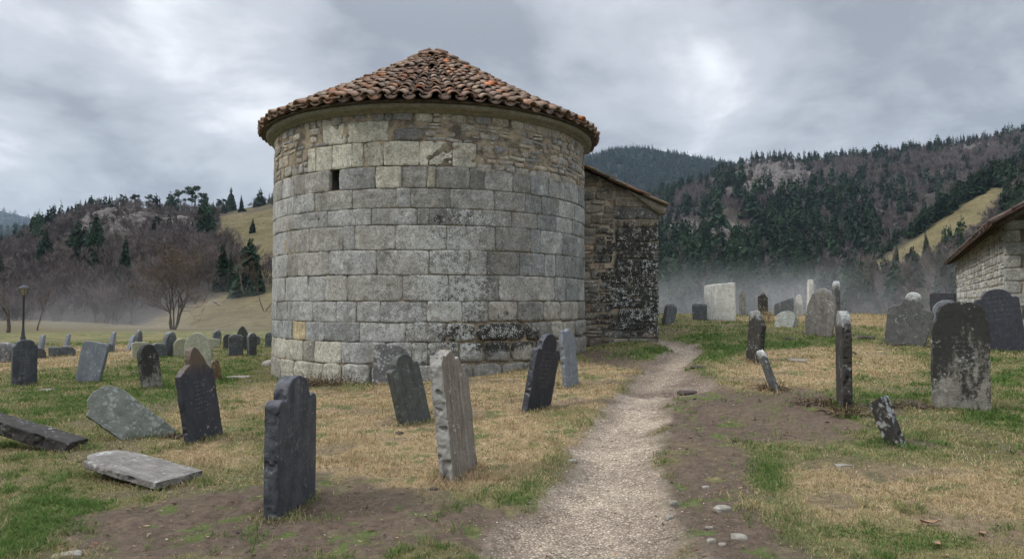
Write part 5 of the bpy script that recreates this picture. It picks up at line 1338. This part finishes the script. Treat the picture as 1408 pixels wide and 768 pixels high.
bare_thing(364, 425, 90, 62, 'brown leafless tree beside the left edge of the chapel', 15, 2, 6, TWIGN, BARK, .5, .018, .4)
for i, (px, lab) in enumerate([(1215, 'tall thin leafless tree in the mist left of the barn'), (1262, 'leafless tree in the mist close to the barn'), (1300, 'leafless tree hidden partly behind the barn end')]): bare_thing(px, 432, 120, 95, lab, 21 + i, 1, 6, TWIG, BARK, .45, .014, .4)
for (px, py, a, lab) in ((206, 415, .6, 'pale broken log leaning on the slope left of the large bare tree'), (299, 420, -.5, 'pale broken log leaning right of the large bare tree')):
    m = MB(); m.tube((-.9, 0, -.05), (0, .05, .3), .16, .15, 8); m.tube((0, .05, .3), (.9, 0, .75), .15, .07, 8); m.tube((0, 0, .3), (.3, .1, .75), .07, .03, 6)
    o = m.build('dead_log', PALEBARK, smooth=True); t = np.linspace(0, .5, 300); X, Yv, Z = HL.at(np.full(300, px), t); _, qy = project(X, Yv, Z); k = int(np.argmin(abs(qy - py)))
    o.location = (X[k], Yv[k], Z[k]); o.scale = (1 if a > 0 else -1, 1, 1); o.rotation_euler.z = 0; tag(o, lab, 'log', 'dead logs on the slope')

# ------------------------------------------------------------------ street lamp
LY = 31.0; lx = (33 - CX) / FPX * LY; lz = float(height(np.array([lx]), np.array([LY]))[0]); lh = zat(391, LY) - lz
lamp = empty('street_lamp', (lx, LY, lz), 'black iron lantern street lamp at the far left of the churchyard', 'street lamp')
IRON = plain_mat('black_iron', (.018, .018, .02), (.03, .03, .032), 20, .5, .2, .4)
m = MB(); m.lathe([(.11, -.1), (.11, .12), (.08, .2), (.055, .5), (.045, .55), (.04, lh - .62), (.06, lh - .58), (.035, lh - .54), (.09, lh - .5), (.0, lh - .5)], 14); m.build('pole', IRON, lamp, True)
m = MB(); z0, z1 = lh - .48, lh - .16; a0, a1 = .10, .19
for i in range(4):
    f = PI / 4 + i * PI / 2; g2 = f + PI / 2; p = lambda r, f, z: (r * math.cos(f), r * math.sin(f), z)
    m.tube(p(a0, f, z0), p(a1, f, z1), .012, .012, 5); m.tube(p(a0, f, z0), p(a0, g2, z0), .012, .012, 5); m.tube(p(a1, f, z1), p(a1, g2, z1), .014, .014, 5)
m.lathe([(.25, z1), (.17, z1 + .08), (.06, z1 + .13), (.03, z1 + .16), (.02, z1 + .19), (0, z1 + .2)], 4); ln = m.build('lantern', IRON, lamp)
m = MB(); V = [p(a0 * .98, PI / 4 + i * PI / 2, z0) for i in range(4)] + [p(a1 * .98, PI / 4 + i * PI / 2, z1) for i in range(4)]
m.add(V, np.array([[i, (i + 1) % 4, 4 + (i + 1) % 4, 4 + i] for i in range(4)])); m.build('glass_panes', plain_mat('amber_glass', (.26, .23, .15), (.20, .18, .12), 10, .15, 0, .5), ln)

# ------------------------------------------------------------------ air, light, sky, camera
def vol(name, colr, dens, aniso=.1):
    m = bpy.data.materials.new(name); m.use_nodes = True; t = m.node_tree; t.nodes.clear(); o = t.nodes.new('ShaderNodeOutputMaterial'); v = t.nodes.new('ShaderNodeVolumePrincipled')
    v.inputs['Color'].default_value = (*colr, 1); v.inputs['Density'].default_value = dens; v.inputs['Anisotropy'].default_value = aniso; t.links.new(v.outputs[0], o.inputs['Volume']); return m
m = MB(); m.box((0, 1900, 200), (9000, 7800, 460)); h = m.build('haze', vol('haze_air', (.60, .74, .95), HAZE)); tag(h, 'thin bluish haze filling the valley air', 'haze', kind='stuff')
MIST = vol('mist_air', (.95, .95, .95), .0)
t_ = MIST.node_tree; tc = t_.nodes.new('ShaderNodeTexCoord'); vm = t_.nodes.new('ShaderNodeVectorMath'); vm.operation = 'MULTIPLY_ADD'; vm.inputs[1].default_value = (2, 2, 2); vm.inputs[2].default_value = (-1, -1, -1)
t_.links.new(tc.outputs['Generated'], vm.inputs[0]); ln_ = t_.nodes.new('ShaderNodeVectorMath'); ln_.operation = 'LENGTH'; t_.links.new(vm.outputs[0], ln_.inputs[0])
mp = t_.nodes.new('ShaderNodeMapRange'); mp.interpolation_type = 'SMOOTHSTEP'; t_.links.new(ln_.outputs['Value'], mp.inputs['Value'])
for k_, v_ in (('From Min', .96), ('From Max', .1), ('To Min', 0.), ('To Max', MISTD)): mp.inputs[k_].default_value = v_
nz_ = t_.nodes.new('ShaderNodeTexNoise'); nz_.inputs['Scale'].default_value = .09; nz_.inputs['Detail'].default_value = 3; t_.links.new(tc.outputs['Object'], nz_.inputs['Vector'])
m2_ = t_.nodes.new('ShaderNodeMapRange'); t_.links.new(nz_.outputs['Fac'], m2_.inputs['Value'])
for k_, v_ in (('From Min', .40), ('From Max', .62), ('To Min', .05), ('To Max', 1.9)): m2_.inputs[k_].default_value = v_
mm_ = t_.nodes.new('ShaderNodeMath'); mm_.operation = 'MULTIPLY'; t_.links.new(mp.outputs[0], mm_.inputs[0]); t_.links.new(m2_.outputs[0], mm_.inputs[1])
t_.links.new(mm_.outputs[0], [x for x in t_.nodes if x.type == 'PRINCIPLED_VOLUME'][0].inputs['Density'])
bm = bmesh.new(); bmesh.ops.create_icosphere(bm, subdivisions=4, radius=1); SV = np.array([v.co[:] for v in bm.verts]); SF = np.array([[v.index for v in f.verts] for f in bm.faces]); bm.free()
for (x, y, z, rx, ry, rz, lab) in ((24, 110, -1, 60, 38, 11, 'bank of white mist below the crest behind the marble slab'), (70, 112, 0, 52, 34, 15, 'bank of white mist drifting in front of the barn wood'), (60, 185, 0, 110, 45, 15, 'broad mist filling the valley floor at the foot of the right wood'),
                                   (-34, 74, -1, 32, 19, 5.0, 'low mist lying in the meadow around the large bare tree'), (-60, 100, -1, 46, 20, 9, 'mist along the foot of the brown wood on the left'), (-22, 47, -.8, 22, 12, 2.8, 'thin ground mist behind the far left gravestones')):
    k = 1 + .35 * (fbm(SV[:, 0] * 1.6 + x, SV[:, 1] * 1.6, SV[:, 2] * 1.6, 99, 3) - .5)
    o = mk('mist', SV * k[:, None] * np.array([rx, ry, rz]), SF, MIST, smooth=True); o.location = (x, y, z); tag(o, lab, 'mist', kind='stuff')

SUN_EL, SUN_AZ = math.radians(40), math.radians(-102)         # azimuth from +Y towards +X: from the left, a little behind the camera
sd_ = Vector((math.sin(SUN_AZ) * math.cos(SUN_EL), math.cos(SUN_AZ) * math.cos(SUN_EL), math.sin(SUN_EL)))
L = bpy.data.lights.new('sun', 'SUN'); L.energy = SUN; L.angle = math.radians(12); L.color = (1, .95, .88)
so = bpy.data.objects.new('sun', L); COL.objects.link(so); so.rotation_euler = (-sd_).to_track_quat('-Z', 'Y').to_euler()
w = bpy.data.worlds.new('World'); sc.world = w; w.use_nodes = True; t = w.node_tree; t.nodes.clear()
class WN(NT):
    def __init__(s, t): s.t = t
n = WN(t); out = n.node('ShaderNodeOutputWorld'); bg = n.node('ShaderNodeBackground'); bg.inputs['Strength'].default_value = .1
sky = n.node('ShaderNodeTexSky', sky_type='NISHITA', sun_disc=False, sun_elevation=SUN_EL, sun_rotation=SUN_AZ)
d = n.gen(); z = n.sep(d)[2]
inv = n.math('DIVIDE', 1.0, n.math('ADD', n.math('MAXIMUM', z, 0.0), .30))
P = n.scale(d, inv); P = n.vmul(P, (1, 1, .35))
c1 = n.noise(1.25, 6, .56, n.vadd(P, SKYOFF), .5); c2 = n.noise(3.6, 6, .56, n.vadd(P, (2.2, .4, 0)), .2)
cl = n.math('ADD', n.math('MULTIPLY', c1, .68), n.math('MULTIPLY', c2, .32))
def glow(px, py, w_, h_, a):
    v = Vector(((px - CX) / FPX, 1, (CY - py + 31) / FPX)).normalized(); g_ = n.node('ShaderNodeVectorMath', operation='DOT_PRODUCT'); n.put(g_.inputs[0], d); g_.inputs[1].default_value = v
    return n.mr(g_.outputs['Value'], math.cos(w_), 1.0, 0, a)
for g_ in ((325, 95, .2, 0, .14), (15, 10, .22, 0, .11), (975, 155, .16, 0, .035), (800, 60, .2, 0, .05), (620, 10, .25, 0, -.05), (130, 150, .2, 0, -.06), (1250, 120, .3, 0, -.04), (870, 130, .12, 0, -.07)): cl = n.math('ADD', cl, glow(*g_))
colr = n.mix(n.mr(cl, .42, .54, smooth=False), (2.35, 2.53, 2.85), (3.9, 4.15, 4.5))
colr = n.mix(n.mr(cl, .54, .70), colr, (7.0, 7.2, 7.5))
colr = n.mix(.93, sky.outputs[0], colr)
colr = n.scale(colr, n.mr(z, .34, .85, 1.0, ZEN))             # an overcast sky is brightest overhead
n.t.links.new(colr, bg.inputs['Color']); n.t.links.new(bg.outputs[0], out.inputs[0])
cam = bpy.data.cameras.new('camera'); cam.sensor_width = 36; cam.lens = FPX / 1408 * 36; cam.clip_end = 20000; cam.clip_start = .05
co_ = bpy.data.objects.new('camera', cam); COL.objects.link(co_); co_.location = (0, 0, EYE); co_.rotation_euler = (PI / 2 + PITCH, 0, 0); sc.camera = co_
sc.view_settings.view_transform = 'Standard'; sc.view_settings.look = 'None'; sc.view_settings.exposure = EXPO; sc.view_settings.gamma = 1
sc.render.engine = 'CYCLES'; cy = sc.cycles; cy.max_bounces = 5; cy.diffuse_bounces = 3; cy.glossy_bounces = 2; cy.transmission_bounces = 3; cy.volume_bounces = 1; cy.transparent_max_bounces = 8
cy.use_denoising = True; cy.use_adaptive_sampling = True; cy.adaptive_threshold = .02; cy.caustics_reflective = cy.caustics_refractive = False
try: cy.denoiser = 'OPENIMAGEDENOISE'
except Exception: pass
